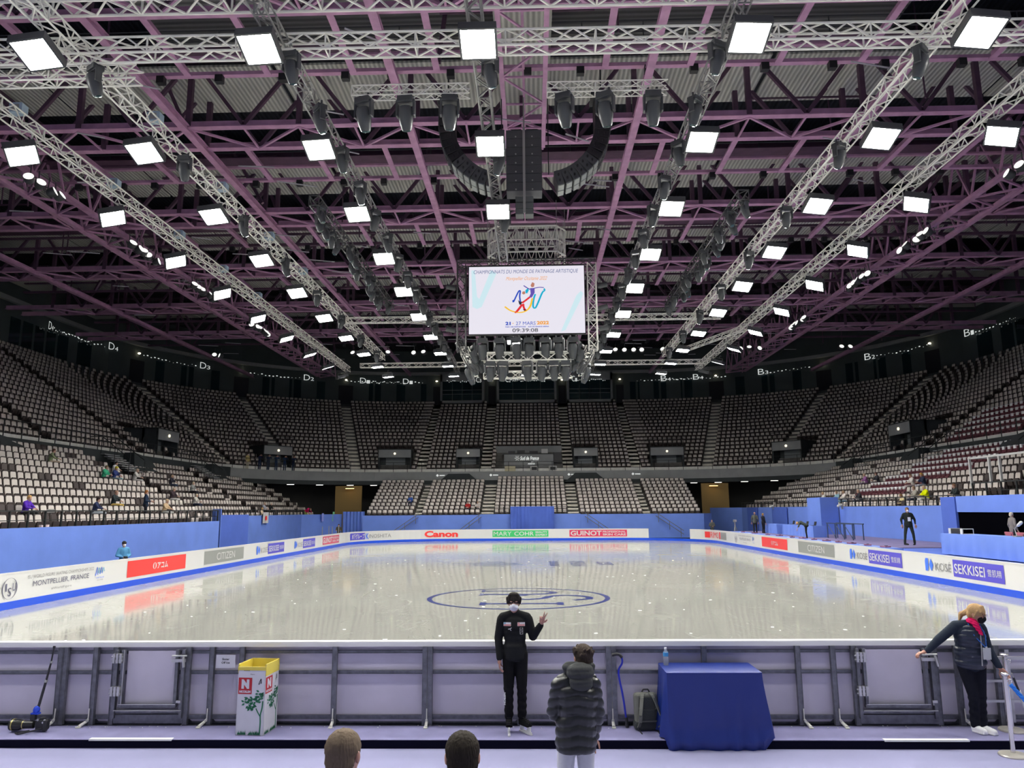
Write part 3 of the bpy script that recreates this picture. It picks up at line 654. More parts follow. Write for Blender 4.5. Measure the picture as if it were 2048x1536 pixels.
for x, y, z, rz, c, b, k in near:
    if c not in protos: protos[c] = make_seat(c); o = protos[c]
    else: o = dup(protos[c])
    o.location = (x, y, z); o.rotation_euler = (0, 0, rz)
    kind = ('taupe tip-up seat', 'maroon seat with white headrest cover', 'bare dark tip-up seat')[c]
    st_ = 'in the stand behind the blue-coated photographer' if b == 'L' else 'in the stand above the judges\' tables'
    o['label'] = '%s, %s row up, %s' % (kind, ORD[k], st_); o['group'] = '%s, row %s %s' % (kind, ORD[k], st_)
o = link('arena_seats', big_seat_mesh(rest, 'arena_seats')); setp(o, 'thousands of taupe and maroon tip-up seats filling the farther stands', 'seats', kind='stuff')
print('SEATS', len(SEATS), 'near', len(near))

# aisle stairs of the upper tier and of the far lower block
for i, a in enumerate(AS):
    mb = MB()
    for k in range(NR):
        for hstep in (0, 1):
            d = D0 - .3 + RUN * k + .36 * hstep; z = Z0 + RISE * k + .25 * hstep - (.25 if hstep == 0 else 0) + .02
            pr = [(d, z - .2), (d, z + (.25 if hstep == 0 else 0)), (d + .38, z + (.25 if hstep == 0 else 0)), (d + .38, z - .2)]
            if hstep == 0: pr = [(d - .36, z - .02), (d - .36, z + .0), (d, z + .0), (d, z - .02)]
            x0, y0, an = upath(a, 0); ox, oy = math.cos(an), math.sin(an); tx, ty = -oy, ox
            zz = Z0 + RISE * k - (.25 if hstep == 0 else 0); dd = D0 - .3 + RUN * k - (.36 if hstep == 0 else 0)
            for e, (da, db, za, zb) in enumerate(((dd, dd + .38, zz - .25, zz + .012),)):
                vs = [(x0 + ox * q + tx * p, y0 + oy * q + ty * p, r_) for q in (da, db) for p in (-.6, .6) for r_ in (za, zb)]
                mb.add(vs, [(0, 1, 3, 2), (4, 6, 7, 5), (0, 4, 5, 1), (2, 3, 7, 6), (0, 2, 6, 4), (1, 5, 7, 3)])
    struct('aisle_stairs', mb, M_stair)
for a, b in zip(BLK, BLK[1:]):
    mb = MB()
    for k in range(20):
        y = 35.9 + .425 * k; z = 2.0 + .185 * k; mb.bb((a[1] + .08, y, z - .1), (b[0] - .08, y + .43, z + .03))
    struct('aisle_stairs', mb, M_stair)
# vomitories: blocks with a dark doorway, grey lintel and rail
def block_frame(s0, s1):
    sm = (s0 + s1) / 2; x, y, an = upath(sm, 0); hw = (s1 - s0) / 2
    return x, y, an, hw
for i, (a, b) in enumerate(VOMS):
    x, y, an, hw = block_frame(a, b); hw += .25 if i < 5 else .5
    if i == 2: continue
    mb = MB(); dd, zt = 4.4, 9.9
    mb.bb((-hw, .95, 7.1), (-hw + .15, dd, zt)); mb.bb((hw - .15, .95, 7.1), (hw, dd, zt)); mb.bb((-hw, .95, 9.85), (hw, dd, 9.95)); mb.bb((-hw, 2.2, 7.1), (hw, 2.3, 9.2)); mb.bb((-hw, 2.1, 9.1), (hw, 2.3, 9.95))
    o = obj('vomitory_wall', mb, M_fasciadk, loc=(x, y, 0), rz=an - PI / 2); setp(o, kind='structure')
    mb = MB(); mb.bb((-hw, .9, 8.95), (hw, 1.02, 9.85)); o = obj('vomitory_lintel', mb, M_fascia, loc=(x, y, 0), rz=an - PI / 2); setp(o, kind='structure')
    mb = MB(); mb.bb((-hw, .42, 7.12), (hw, 2.2, 7.16)); o = obj('vomitory_floor', mb, M_front, loc=(x, y, 0), rz=an - PI / 2); setp(o, kind='structure')
    mb = MB(); mb.bb((-hw * .6, 2.14, 7.15), (hw * .6, 2.2, 9.0)); o = obj('door_%d' % (40 + i), mb, mat('vomitory_door', (.16, .18, .19), .6), loc=(x, y, 0), rz=an - PI / 2); setp(o, kind='structure')
    mb = MB(); mb.rod((0, .9, 9.4), (0, .82, 9.4), .13, n=12); setp(obj('wall_lamp', mb, mat('doorway_lamp_glow', (1, .9, .7), emit=(1, .9, .7), es=.6), loc=(x, y, 0), rz=an - PI / 2), 'small round lamp on the grey lintel over a stand doorway', 'wall lamp', 'doorway lamps in the upper stand')
    mb = MB()
    for sx in (-1, 1):
        mb.rod((sx * hw, .9, 10.0), (sx * hw, .9, 10.9), .025); mb.tube([(sx * hw, .9, 7.9), (sx * hw, .9, 10.9), (sx * hw, dd, 10.9)], .025)
    mb.rod((-hw, .9, 10.9), (hw, .9, 10.9), .03); mb.rod((-hw, .9, 10.45), (hw, .9, 10.45), .02)
    setp(obj('safety_railing', mb, M_rail, loc=(x, y, 0), rz=an - PI / 2), 'black railing around a doorway block in the upper stand', 'railing', 'railings round the upper stand doorways')
# railing on the upper tier front
for a, b, lab in ((S1 - 45, S1, 'long black railing on the upper tier above the photographer\'s stand'), (S1, S2, 'black railing on the curved upper tier below the D2 sign'), (S2, S3, 'black railing on the upper tier in front of the control desk'), (S3, S4, 'black railing on the curved upper tier below the B3 sign'), (S4, S4 + 45, 'long black railing on the upper tier above the judges\' tables')):
    t = thing('safety_railing', lab, 'railing'); n = int((b - a) / 1.6)
    for k in range(n + 1):
        x, y, _ = upath(a + (b - a) * k / n, .05); obj('upright', MB().rod((x, y, 7.2), (x, y, 8.3), .03, n=6), M_rail, t)
    for z in (8.3, 7.9, 7.55):
        mb = MB(); mb.tube([(*upath(a + (b - a) * k / 40, .05)[:2], z) for k in range(41)], .028 if z > 8 else .016, 6); obj('rail', mb, M_rail, t)
# stairs and dark wedge pods joining the two tiers along the sides
for side, ys in ((-1, (-2, 13.2, 27.5)), (1, (2.5, 15.5, 27.5))):
    for y in ys:
        mb = MB(); x = side * XL
        for k in range(8): mb.bb((x - side * (.05 + .26 * k), y - 1.0, 6.95 - .17 * k - .04), (x - side * (.35 + .26 * k), y + 1.0, 6.98 - .17 * k))
        struct('link_stairs', mb, M_fascia)
        mb = MB(); mb.prism([(1.1, 5.3), (5.6, 5.3), (4.6, 7.0), (2.2, 7.3)], lambda u, v, s: (x - side * (.02 + 1.5 * s * (1 if v < 6 else .5)), y + u, v)); struct('stair_pod', mb, M_fasciadk)
        mb = MB()
        for dy in (-1.05, 1.05):
            mb.tube([(x - side * 2.2, y + dy, 6.6), (x - side * .1, y + dy, 8.2), (x + side * .8, y + dy, 8.2)], .03)
            for q in (2.2, 1.1, .1): mb.rod((x - side * q, y + dy, 5.5 if q > 1 else 7), (x - side * q, y + dy, 8.2 - .76 * q), .025, n=6)
        setp(obj('safety_railing', mb, M_rail), 'black handrails of a short stair linking the lower and upper stand', 'railing', 'handrails of the short linking stairs')
for x in (-8.2, 6.3):
    mb = MB(); mb.prism([(-2.4, 5.9), (2.4, 5.9), (1.2, 6.95), (-1.2, 6.95)], lambda u, v, s: (x + u, (45.2 if v < 6.4 else 45.6) + .4 * s, v)); struct('stair_pod', mb, M_fasciadk)
# small white diamonds on the grey fascia
for i, (s, lab) in enumerate(((s_back(-10.7), 'nearest the cabins\' left'), (s_back(-4.55), ''), (s_back(4.4), ''), (s_back(11.7), ''))):
    mb = MB(); f = lambda u, v: (lambda q: (q[0], q[1], 6.78 + v))(upath(s + u, -.05)); poly(mb, f, [(-.16, 0), (0, .16), (.16, 0), (0, -.16)]); poly(mb, f, [(.24, -.06), (.85, -.06), (.85, .05), (.24, .05)])
    setp(obj('fascia_mark', mb, M_sign), 'small white diamond mark with lettering on the grey balcony fascia', 'sign', 'diamond marks on the fascia')

# ------------------------------------------------------------ blue drapes round the ice
def drape(label, pts, z0, z1, m=M_blue, fold=.0, amp=.05, th=.06, name='blue_drape_wall', cat='drape', group=None):
    mb = MB(); ps_ = []
    for (x0, y0), (x1, y1) in zip(pts, pts[1:]):
        Ls = math.hypot(x1 - x0, y1 - y0); n = max(1, int(Ls / (.08 if fold else 1.2))); nx, ny = (y1 - y0) / Ls, -(x1 - x0) / Ls
        for k in range(n + 1): q = k / n; a = amp * math.sin(q * Ls * fold) * (.6 + .4 * math.sin(q * Ls * 1.7)) if fold else 0; ps_.append((x0 + (x1 - x0) * q + nx * a, y0 + (y1 - y0) * q + ny * a, nx, ny))
    vs = []
    for x, y, nx, ny in ps_: vs += [(x, y, z0), (x - nx * th, y - ny * th, z0), (x - nx * th, y - ny * th, z1), (x, y, z1)]
    fs = [(0, 1, 2, 3), tuple(len(vs) - 4 + i for i in (3, 2, 1, 0))]
    for i in range(len(ps_) - 1):
        for k in range(4): fs.append((4 * i + k, 4 * i + 4 + k, 4 * i + 4 + (k + 1) % 4, 4 * i + (k + 1) % 4))
    mb.add(vs, fs); o = obj(name, mb, m, smooth=bool(fold)); setp(o, label, cat, group); return o
drape('long flat blue drape wall behind the photographer in the blue coat', [(-20.45, -24), (-20.45, 9.2)], 0, 2.22)
drape('folded blue drape hanging at the end of the long drape wall', [(-20.4, 9.4), (-21.2, 10.0)], 0, 3.0, fold=18, amp=.05)
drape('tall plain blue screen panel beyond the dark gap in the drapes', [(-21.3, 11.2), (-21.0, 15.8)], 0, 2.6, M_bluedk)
drape('blue drape wall below the leaning person in pink', [(-22.6, 16.2), (-22.6, 34.0), (-19.6, 38.0)], 0, 2.5)
drape('crumpled blue curtain beside the amber doorway', [(-19.4, 37.6), (-18.2, 37.2), (-16.9, 36.6)], 0, 2.75, fold=14, amp=.08)
drape('blue drape wall across the far end beside the crumpled curtain', [(-16.9, 35.5), (-5.0, 35.5)], 0, 2.35)
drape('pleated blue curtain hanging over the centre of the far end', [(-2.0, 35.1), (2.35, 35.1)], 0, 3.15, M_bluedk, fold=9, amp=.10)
drape('blue drape wall across the far end behind the green advert', [(-5.0, 35.6), (5.0, 35.6)], 0, 2.4)
drape('blue drape wall across the far end behind the rose advert', [(5.0, 35.5), (17.2, 35.5), (18.2, 36.5)], 0, 2.35)
drape('blue drape wall along the judges\' side beyond the scaffold frame', [(19.8, 44), (22.2, 40), (22.2, 17.2)], 0, 2.9)
drape('tall blue box of drapes standing out of the judges\' side wall', [(22.2, 17.2), (20.9, 17.2), (20.9, 14.6), (22.2, 14.6)], 0, 3.55, M_blue)
drape('long blue drape wall behind the standing man on the platform', [(22.2, 14.5), (22.2, -1.0)], 0, 2.88)
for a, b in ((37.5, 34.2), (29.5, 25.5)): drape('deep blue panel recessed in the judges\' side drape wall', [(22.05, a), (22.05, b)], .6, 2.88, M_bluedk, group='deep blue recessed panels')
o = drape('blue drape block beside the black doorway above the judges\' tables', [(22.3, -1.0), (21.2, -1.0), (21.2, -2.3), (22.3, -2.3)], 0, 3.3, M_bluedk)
drape('blue drape band above the black doorway', [(21.25, -2.35), (21.25, -12)], 2.55, 3.32)
mb = MB(); mb.bb((21.3, -12, .4), (22.1, -2.35, 2.55)); struct('wall_doorway', mb, mat('doorway_shade', (.002, .002, .003), 1.0, spec=0))  # solid block, its near-black colour painting the darkness inside the opening
# sloping handrails in front of the far drapes
for (x0, x1) in ((-11.2, -13.8), (-4.9, -7.3), (5.4, 8.0), (12.4, 15.0)):
    mb = MB()
    for dz in (0, -.35): mb.bar((x0, 35.2, 2.5 + dz), (x1, 34.7, .7 + dz), .06)
    for q in (.1, .5, .9): mb.bar((x0 + (x1 - x0) * q, 35.2 - .5 * q, 2.5 - 1.8 * q), (x0 + (x1 - x0) * q, 35.2 - .5 * q, 1.5 - 1.8 * q + .2), .05)
    setp(obj('stair_handrail', mb, M_frame), 'sloping grey stair handrail in front of the far blue drapes', 'handrail', 'sloping handrails at the far end')
# railings along the front of the lower stands
def railing(label, pts, z, h=.95, step=1.1):
    t = thing('safety_railing', label, 'railing'); mb = MB(); r2 = MB()
    for (x0, y0), (x1, y1) in zip(pts, pts[1:]):
        Ls = math.hypot(x1 - x0, y1 - y0); n = int(Ls / step)
        for k in range(n + 1):
            q = k / n; obj('upright', MB().bar((x0 + (x1 - x0) * q, y0 + (y1 - y0) * q, z), (x0 + (x1 - x0) * q, y0 + (y1 - y0) * q, z + h), .07), M_rail, t)
        for zz in (z + h, z + h * .6, z + h * .25): r2.bar((x0, y0, zz), (x1, y1, zz), .055 if zz > z + h * .9 else .03)
    obj('rail', r2, M_rail, t)
railing('black railing in front of the seats behind the photographer', [(-20.5, -22), (-20.5, 9)], 1.95)
railing('black railing behind the leaning person in pink', [(-22.7, 15), (-22.7, 35)], 2.0)
railing('black railing in front of the seats above the standing man on the platform', [(22.25, 14.2), (22.25, -1)], 2.6, .8)
railing('black railing in front of the distant seats of the judges\' side', [(22.25, 40), (22.25, 17.5)], 2.6, .8)
railing('black railing above the black doorway', [(22.0, -2.6), (22.0, -14)], 3.0, .95)
railing('black railing across the first row of the far centre block', [(-3.6, 35.8), (3.6, 35.8)], 2.2, .9, .9)

# ------------------------------------------------------------ roof
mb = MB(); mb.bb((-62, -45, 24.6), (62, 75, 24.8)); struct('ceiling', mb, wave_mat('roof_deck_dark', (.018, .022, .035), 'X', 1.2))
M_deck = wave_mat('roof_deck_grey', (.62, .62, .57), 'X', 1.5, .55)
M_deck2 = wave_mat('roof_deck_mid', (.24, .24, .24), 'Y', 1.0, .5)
GY = [-29.2, -19.4, -9.7, .05, 9.8, 19.55, 29.3]
for y0 in GY:
    mb = MB()
    for xx in range(-4, 4): mb.bb((xx * 11 + .1, y0 - .9, 22.2), (xx * 11 + 10.9, y0 + 2.9, 22.3))
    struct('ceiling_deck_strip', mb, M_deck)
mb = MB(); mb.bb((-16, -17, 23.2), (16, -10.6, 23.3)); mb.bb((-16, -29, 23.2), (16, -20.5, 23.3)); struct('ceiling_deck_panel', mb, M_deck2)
for gi, y0 in enumerate(GY):
    t = thing('roof_girder', 'purple steel roof girder, the %s across the hall counting from the bright near truss' % ORD[max(gi, 0)], 'girder', (0, y0, 19.8))
    for yy in (0, 2.0):
        mb = MB(); mb.bb((-44, yy - .17, -.02), (44, yy + .17, .03)); mb.bb((-44, yy - .03, .0), (44, yy + .03, .32)); obj('lower_chord', mb, M_purple, t)
        mb = MB(); mb.bb((-44, yy - .15, 3.4), (44, yy + .15, 3.7)); obj('upper_chord', mb, M_purple_shade, t)
    mb = MB()
    for k in range(-8, 8):
        a, b = k * 5.0, k * 5.0 + 5
        mb.bar((a, 0, 0), (a + 2.5, 2, 0), .1); mb.bar((a + 2.5, 2, 0), (b, 0, 0), .1); mb.bar((a + 2.5, 0, 0), (a + 2.5, 2, 0), .08); mb.bar((a, 0, 0), (a, 2, 0), .08)
    obj('plan_bracing', mb, M_purple, t)
    mb = MB()
    for yy in (0, 2.0):
        mb = MB()
        for k in range(-8, 9): mb.bar((k * 5, yy, 0), (k * 5, yy, 3.5), .22)
        for k in range(-8, 8): mb.bar((k * 5, yy, 3.4), (k * 5 + 2.5, yy, .1), .16); mb.bar((k * 5 + 2.5, yy, .1), (k * 5 + 5, yy, 3.4), .16)
        obj('web_bracing', mb, M_purple_shade, t)
    mb = MB()
    for x in (-21.5, -18.2, -13.2, -10, -6.6, -3.3, 3.3, 6.6, 10, 13.2, 18.2, 21.5):
        mb.bb((x - .13, 2.1, .05), (x + .13, 5.8, .09)); mb.bb((x - .02, 2.1, .09), (x + .02, 5.8, .35))
    obj('joist_stubs', mb, M_purple, t)['kind'] = 'stuff'
    # tie beam with small boxes, catwalk and its rails
    t2 = thing('catwalk', 'dark service catwalk with thin rails, the %s across the hall from the near truss' % ORD[gi], 'catwalk', (0, y0 + 6.1, 20.1))
    mb = MB(); mb.bb((-40, -.10, -.05), (40, .14, .1)); mb.bb((-40, -.1, .7), (40, .1, .8)); obj('tie_beam', mb, M_purple if gi < 3 else M_purple_shade, t2)  # farther tie beams take the purple with shade in its colour
    mb = MB(); rnd = random.Random(gi)
    for x in np.arange(-24, 24, 2.4): mb.box((x + rnd.uniform(-.4, .4), -.1, -.25), (.3, .25, .3))
    obj('motor_box', mb, M_black, t2)['kind'] = 'stuff'
    mb = MB(); mb.bb((-40, .6, 1.6), (40, 1.6, 1.66)); obj('walkway', mb, M_purple_shade, t2)
    for zz, yy in ((1.9, .6), (2.4, .6), (2.7, 1.6)): obj('rail', MB().rod((-40, yy, zz), (40, yy, zz), .028, n=6), M_fix, t2)
    mb = MB()
    for x in np.arange(-40, 40, 2.5): mb.rod((x, .6, 1.6), (x, .6, 2.4), .025, n=5)
    obj('stanchions', mb, M_fix, t2)['kind'] = 'stuff'
for x in (-35, -15, -5, 5, 15, 35):
    mb = MB(); mb.bb((x - .16, -44, 19.52), (x + .16, 52, 19.56)); mb.bb((x - .03, -44, 19.56), (x + .03, 52, 19.86)); mb.bb((x - .12, -44, 19.84), (x + .12, 52, 19.88))
    setp(obj('roof_beam', mb, M_purple), 'long purple roof beam, %s' % {-35: 'outermost over the D3 sign', -15: 'between the first two lamp rows on the photographer\'s side', -5: 'on the photographer\'s side of the centre lamps', 5: 'on the judges\' side of the centre lamps', 15: 'over the outermost lamps of the judges\' side', 35: 'outermost over the B2 sign'}[x], 'beam')
t = thing('roof_bracing', 'purple X-braced strip of roof steel above the hanging subwoofers', 'bracing', (.1, 0, 19.6))
for x in (-.85, .85): obj('chord', MB().bb((x - .09, -40, -.05), (x + .09, -7.7, .1)), M_purple, t)
mb = MB(); mb.bb((-.05, -40, .3), (.05, -7.7, .4))
for i, y in enumerate(np.arange(-39.5, -8, 2.0)):
    mb.bar((-.85, y, 0), (.85, y, 0), .07)
    s = 1 if i % 2 else -1; mb.bar((-.85 * s, y, 0), (.85 * s, y + 2, 0), .07)
obj('cross_bracing', mb, M_purple, t)
mb = MB(); mb.bb((-1.1, -40, 1.4), (1.1, -7.7, 1.5)); obj('deck_sheet', mb, M_deck, t)
for sx in (-1, 1):
    t = thing('side_girder', 'purple box girder with round lamps along it, %s' % ('over the photographer\'s stand' if sx < 0 else 'over the judges\' tables'), 'girder', (25.2 * sx, 0, 19.3))
    for dx in (-1, 1):
        mb = MB(); mb.bb((dx - .15, -44, -.1), (dx + .15, 50, .12)); obj('lower_chord', mb, M_purple, t)
        mb = MB(); mb.bb((dx - .12, -44, 2.6), (dx + .12, 50, 2.8)); obj('upper_chord', mb, M_purple_shade, t)
    mb = MB()
    for y in np.arange(-44, 50, 2.5):
        mb.bar((-1, y, 0), (1, y + 1.25, 0), .1); mb.bar((1, y + 1.25, 0), (-1, y + 2.5, 0), .1)
        for dx in (-1, 1): mb.bar((dx, y, 0), (dx, y + 1.25, 2.7), .1); mb.bar((dx, y + 1.25, 2.7), (dx, y + 2.5, 0), .1)
    obj('lattice', mb, M_purple, t)
rnd = random.Random(3)
mb = MB()
for k in range(150):
    x, y, z = rnd.uniform(-40, 40), rnd.uniform(-28, 44), rnd.uniform(20.3, 23.6); a = rnd.choice((0, 1, 2, 2))
    if a == 0: mb.bar((x, y, z), (x + rnd.uniform(2, 7), y, z), .08)
    elif a == 1: mb.bar((x, y, 20), (x + rnd.uniform(-3, 3), y + rnd.uniform(-2, 2), 24.4), .16)
    else: mb.rod((x, y, 19.9), (x + rnd.uniform(-.1, .1), y, 24.4), .04, n=5)
setp(obj('roof_secondary_steel', mb, M_purple_shade), 'tangle of dark secondary steel and cables up under the roof', 'steelwork', kind='stuff')
mb = MB()
for k in range(120):
    x, y = rnd.uniform(-34, 34), rnd.uniform(-22, 40); mb.rod((x, y, 19.3), (x + rnd.uniform(.8, 1.8), y + rnd.uniform(.4, 1), 19.4), .035, n=5)
setp(obj('strip_lights', mb, mat('unlit_tube', (.45, .44, .48), .4)), 'many short unlit light tubes and cable ends under the roof', 'tubes', kind='stuff')

# ------------------------------------------------------------ lighting trusses
def truss(label, p0, p1, sz=.4, m=M_alu, group=None, tri=False, r=.028, pitch=.5, name='lighting_truss'):
    p0, p1 = Vector(p0), Vector(p1); d = p1 - p0; Ln = d.length; d.normalize(); u = Vector((0, 0, 1)) if abs(d.z) < .9 else Vector((0, 1, 0)); x = d.cross(u).normalized(); y = x.cross(d)
    t = thing(name, label, 'truss', p0, 0, group); h = sz / 2
    cs = [x * a * h + y * b * h for a, b in ((-1, -1), (1, -1), (1, 1), (-1, 1))]
    for c in cs: obj('chord', MB().rod(c, c + d * Ln, r, n=6), m, t)
    mb = MB(); n = max(1, round(Ln / pitch)); q = Ln / n
    for k in range(n):
        for i in range(4):
            a, b = cs[i], cs[(i + 1) % 4]
            if k % 2: a, b = b, a
            mb.bar(a + d * q * k, b + d * q * (k + 1), r * 1.1)
        if k % 4 == 0:
            for i in range(4): mb.bar(cs[i] + d * q * k, cs[(i + 1) % 4] + d * q * k, r * 1.1)
    o = obj('lattice', mb, m, t); return t
TX = {'L1': -15.9, 'L2': -11.85, 'L3': -6.3, 'C': -1.03, 'R3': 5.55, 'R2': 11.0, 'R1': 14.92}
ROWN = {'L1': 'outermost row over the photographer\'s side', 'L2': 'second row in from the photographer\'s side', 'L3': 'row just on the photographer\'s side of the scoreboard', 'C': 'short centre row in front of the scoreboard', 'R3': 'row just on the judges\' side of the scoreboard', 'R2': 'second row in from the judges\' side', 'R1': 'outermost row over the judges\' side'}
for k, (a, b) in {'L1': (-36, 24), 'L2': (-36, 19), 'L3': (-36, 25), 'C': (-36, -5), 'R3': (-36, 25), 'R2': (-36, 19), 'R1': (-36, 25)}.items():
    truss('silver box truss running lengthwise, %s' % ROWN[k], (TX[k], a, 15.1), (TX[k], b, 15.1), .42 if k in ('L1', 'L2', 'R1', 'R2') else .36, M_alu if k in ('L1', 'L2', 'R1', 'R2') else mat('truss_grey', (.32, .32, .31), .4, .4))
truss('black truss crowded with small dark fixtures on the photographer\'s side', (-8.35, -12.4, 15.1), (-8.25, 3.4, 15.1), .4, M_blacktruss)
truss('black truss crowded with small dark fixtures on the judges\' side', (8.8, -12.2, 15.1), (8.65, 3.8, 15.1), .4, M_blacktruss)
truss('big silver cross truss over the top of the picture, upper of the pair', (-17, -23.4, 16.0), (17, -23.2, 16.0), .6, r=.04, pitch=.6)
truss('big silver cross truss over the top of the picture, lower of the pair', (-17, -22.5, 15.1), (17, -22.3, 15.1), .45, r=.034, pitch=.6)
truss('silver cross truss across the ends of the outer rows beside the bright lamps', (-19, -21.6, 14.9), (-10.6, -21.6, 14.9), .4)
for i, x in enumerate((-11.2, -8.9, -7.5, -3.8, -.9, .25, 2.1, 4.4, 8.2, 10.4)):
    truss('short silver truss branching off the big cross truss', (x, -33, 16.4), (x + .2, -23.4, 16.4), .42, group='branch trusses off the big cross truss')
truss('silver cross truss behind the scoreboard', (-11.9, 6.8, 15.1), (12.6, 6.9, 15.1), .35)
truss('silver cross truss at the far ends of the lamp rows', (-14.4, 22.2, 15.1), (14.6, 22.2, 15.1), .35)
truss('silver diagonal truss between the two outer rows of the judges\' side', (11.9, 16.8, 14.9), (15, 10.2, 15.1), .3)
truss('slim black truss with moving heads above the hanging speaker arc, beside the centre lamps', (-4.95, -20.1, 15.1), (-1.45, -20.1, 15.1), .32, M_alu, r=.02, pitch=.35)
truss('slim black truss with moving heads above the speaker arc on the judges\' side', (.85, -20.05, 15.1), (4.4, -20.05, 15.1), .32, M_alu, r=.02, pitch=.35)

# floodlight panels
lampmesh = {}
def make_lamp():
    t = thing('floodlight_panel', 'lit white square floodlight', 'floodlight')
    mb = MB(); a, b = .42, .42
    for x0, x1, y0, y1 in ((-a - .05, -a, -b - .05, b + .05), (a, a + .05, -b - .05, b + .05), (-a, a, -b - .05, -b), (-a, a, b, b + .05)): mb.bb((x0, y0, -.12), (x1, y1, .12))
    mb.bb((-a, -b, .04), (a, b, .14)); obj('housing', mb, M_fix, t)
    mb = MB(); mb.bb((-a, -b, -.06), (a, b, .03)); obj('light_panel', mb, M_lamp, t)
    mb = MB(); mb.tube([(-.3, 0, .14), (-.3, 0, .3), (.3, 0, .3), (.3, 0, .14)], .02, 6); mb.tube([(0, 0, .3), (0, 0, .46), (.06, 0, .52), (.12, 0, .46)], .018, 6); obj('hanging_hook', mb, M_fixL, t)
    return t
M_fixL = mat('fixture_light_metal', (.4, .4, .38), .4, .4)
lamp0 = None
LX = {'L1': -16.28, 'L2': -12.2, 'L3': -6.48, 'C': -.95, 'R3': 5.79, 'R2': 11.43, 'R1': 15.22}
LY = [-34.2, -28.85, -23.5, -18.15, -12.8, -7.5, -2.2, 3.1, 8.45, 13.8, 18.8, 23.4]
for k, ys in {'L1': LY, 'L2': LY, 'L3': LY, 'C': LY[:5] + [10.3, 23.3], 'R3': LY, 'R2': LY, 'R1': LY}.items():
    for y in ys:
        if k in ('L3', 'R3') and abs(y - 18.8) < .1: pass
        x = LX[k]
        if k == 'C' and y > 20: x = -.17
        lamp = make_lamp() if lamp0 is None else dup(lamp0)
        lamp0 = lamp0 or lamp
        lamp.location = (x, y, 14.4)
        tilt = {'L1': -.35, 'L2': -.12, 'L3': -.05, 'C': 0, 'R3': .05, 'R2': .12, 'R1': .35}[k]
        lamp.rotation_euler = (-.30 if y < 0 else -.30 + .38 * min(1, y / 20), tilt, {'L1': .5, 'R1': -.5}.get(k, 0))
        lamp['label'] = 'lit white square floodlight, %s' % ROWN[k]; lamp['group'] = 'floodlights, ' + ROWN[k]
# wireless boxes on the outer trusses
mbx = MB(); mbx.box((0, 0, 0), (.42, .3, .3)); mbx.box((0, 0, .17), (.3, .2, .06))
g0 = None
for x, ys in ((-15.9, (-19, -13.5, -8, -3, 2)), (-11.85, (-24.6, -18.3, -13, -7.6, -2.4)), (-.75, (-22.3, -15.9))):
    for y in ys:
        if g0 is None: g0 = thing('power_box', 'pale blue-grey power box strapped to a lamp truss', 'box', (x, y, 15.45)); obj('case', mbx, mat('power_box_pale', (.42, .55, .66), .5), g0); obj('vent_plate', MB().box((0, -.16, 0), (.22, .02, .2)), M_fixL, g0); g = g0
        else: g = dup(g0, (x, y, 15.45))
        g['group'] = 'power boxes on the lamp trusses'
# moving heads
def make_head():
    t = thing('moving_head_light', 'black moving head stage light', 'stage light')
    mb = MB(); mb.box((0, 0, -.1), (.36, .28, .14)); mb.rod((-.1, 0, -.03), (-.1, 0, .1), .03); mb.rod((.1, 0, -.03), (.1, 0, .1), .03); obj('base', mb, M_fix, t, bevel=.02)
    mb = MB(); mb.bb((-.2, -.09, -.18), (.2, .09, -.10)); mb.bb((-.22, -.08, -.5), (-.17, .08, -.10)); mb.bb((.17, -.08, -.5), (.22, .08, -.10)); obj('yoke', mb, M_fix, t, bevel=.015)
    hd = obj('lamp_head', MB().lathe([(.08, .22), (.13, .2), (.17, .08), (.165, -.1), (.12, -.3), (.10, -.34)], (0, 0, -.46), 18, rot=rotm(.35, 0, 0)), M_fix, t, smooth=True)
    obj('lens', MB().lathe([(.02, .0), (.085, .0), (.085, -.02), (.02, -.03)], Vector((0, 0, -.46)) + rotm(.35, 0, 0) @ Vector((0, 0, -.335)), 16, rot=rotm(.35, 0, 0)), M_glassdk, hd)
    return t
head0 = make_head(); first = True
def head(x, y, z, rz, label, group, s=1.0):
    global first
    h = head0 if first else dup(head0)
    first = False
    h.location = (x, y, z); h.rotation_euler = (0, 0, rz); h.scale = (s, s, s); h['label'] = label; h['group'] = group
for side, xs in ((0, (-4.6, -3.35, -2.05)), (1, (1.35, 2.55, 3.95))):
    for x in xs: head(x, -20.1, 14.95, rnd.uniform(-.5, .5), 'big moving head under the slim truss %s' % ('beside the centre lamps' if side == 0 else 'on the judges\' side'), 'moving heads under the slim truss %s' % ('beside the centre lamps' if side == 0 else 'on the judges\' side'), 1.3)
for k in ('L2', 'L3', 'C', 'R3', 'R2'):
    for y in np.arange(-22.3, 17, 2.67 if k in ('L3', 'R3') else 5.34):
        if k == 'C' and y > -10: continue
        head(TX[k] + (.3 if k[0] != 'R' else -.3), y + (-.2 if k in ('L3', 'R3') else 0.2), 14.9, rnd.uniform(-1, 1), 'grey moving head below a truss, %s' % ROWN[k], 'moving heads, ' + ROWN[k], 1.1)
for x, y0, y1, lab in ((-8.3, -12.1, 3.0, 'the photographer\'s side'), (8.72, -11.9, 3.4, 'the judges\' side')):
    for y in np.arange(y0, y1, .95): head(x + rnd.choice((-.18, .18)), y, 15.0, rnd.uniform(-3, 3), 'small dark fixture packed under the black truss on %s' % lab, 'fixtures under the black truss on ' + lab, .95)
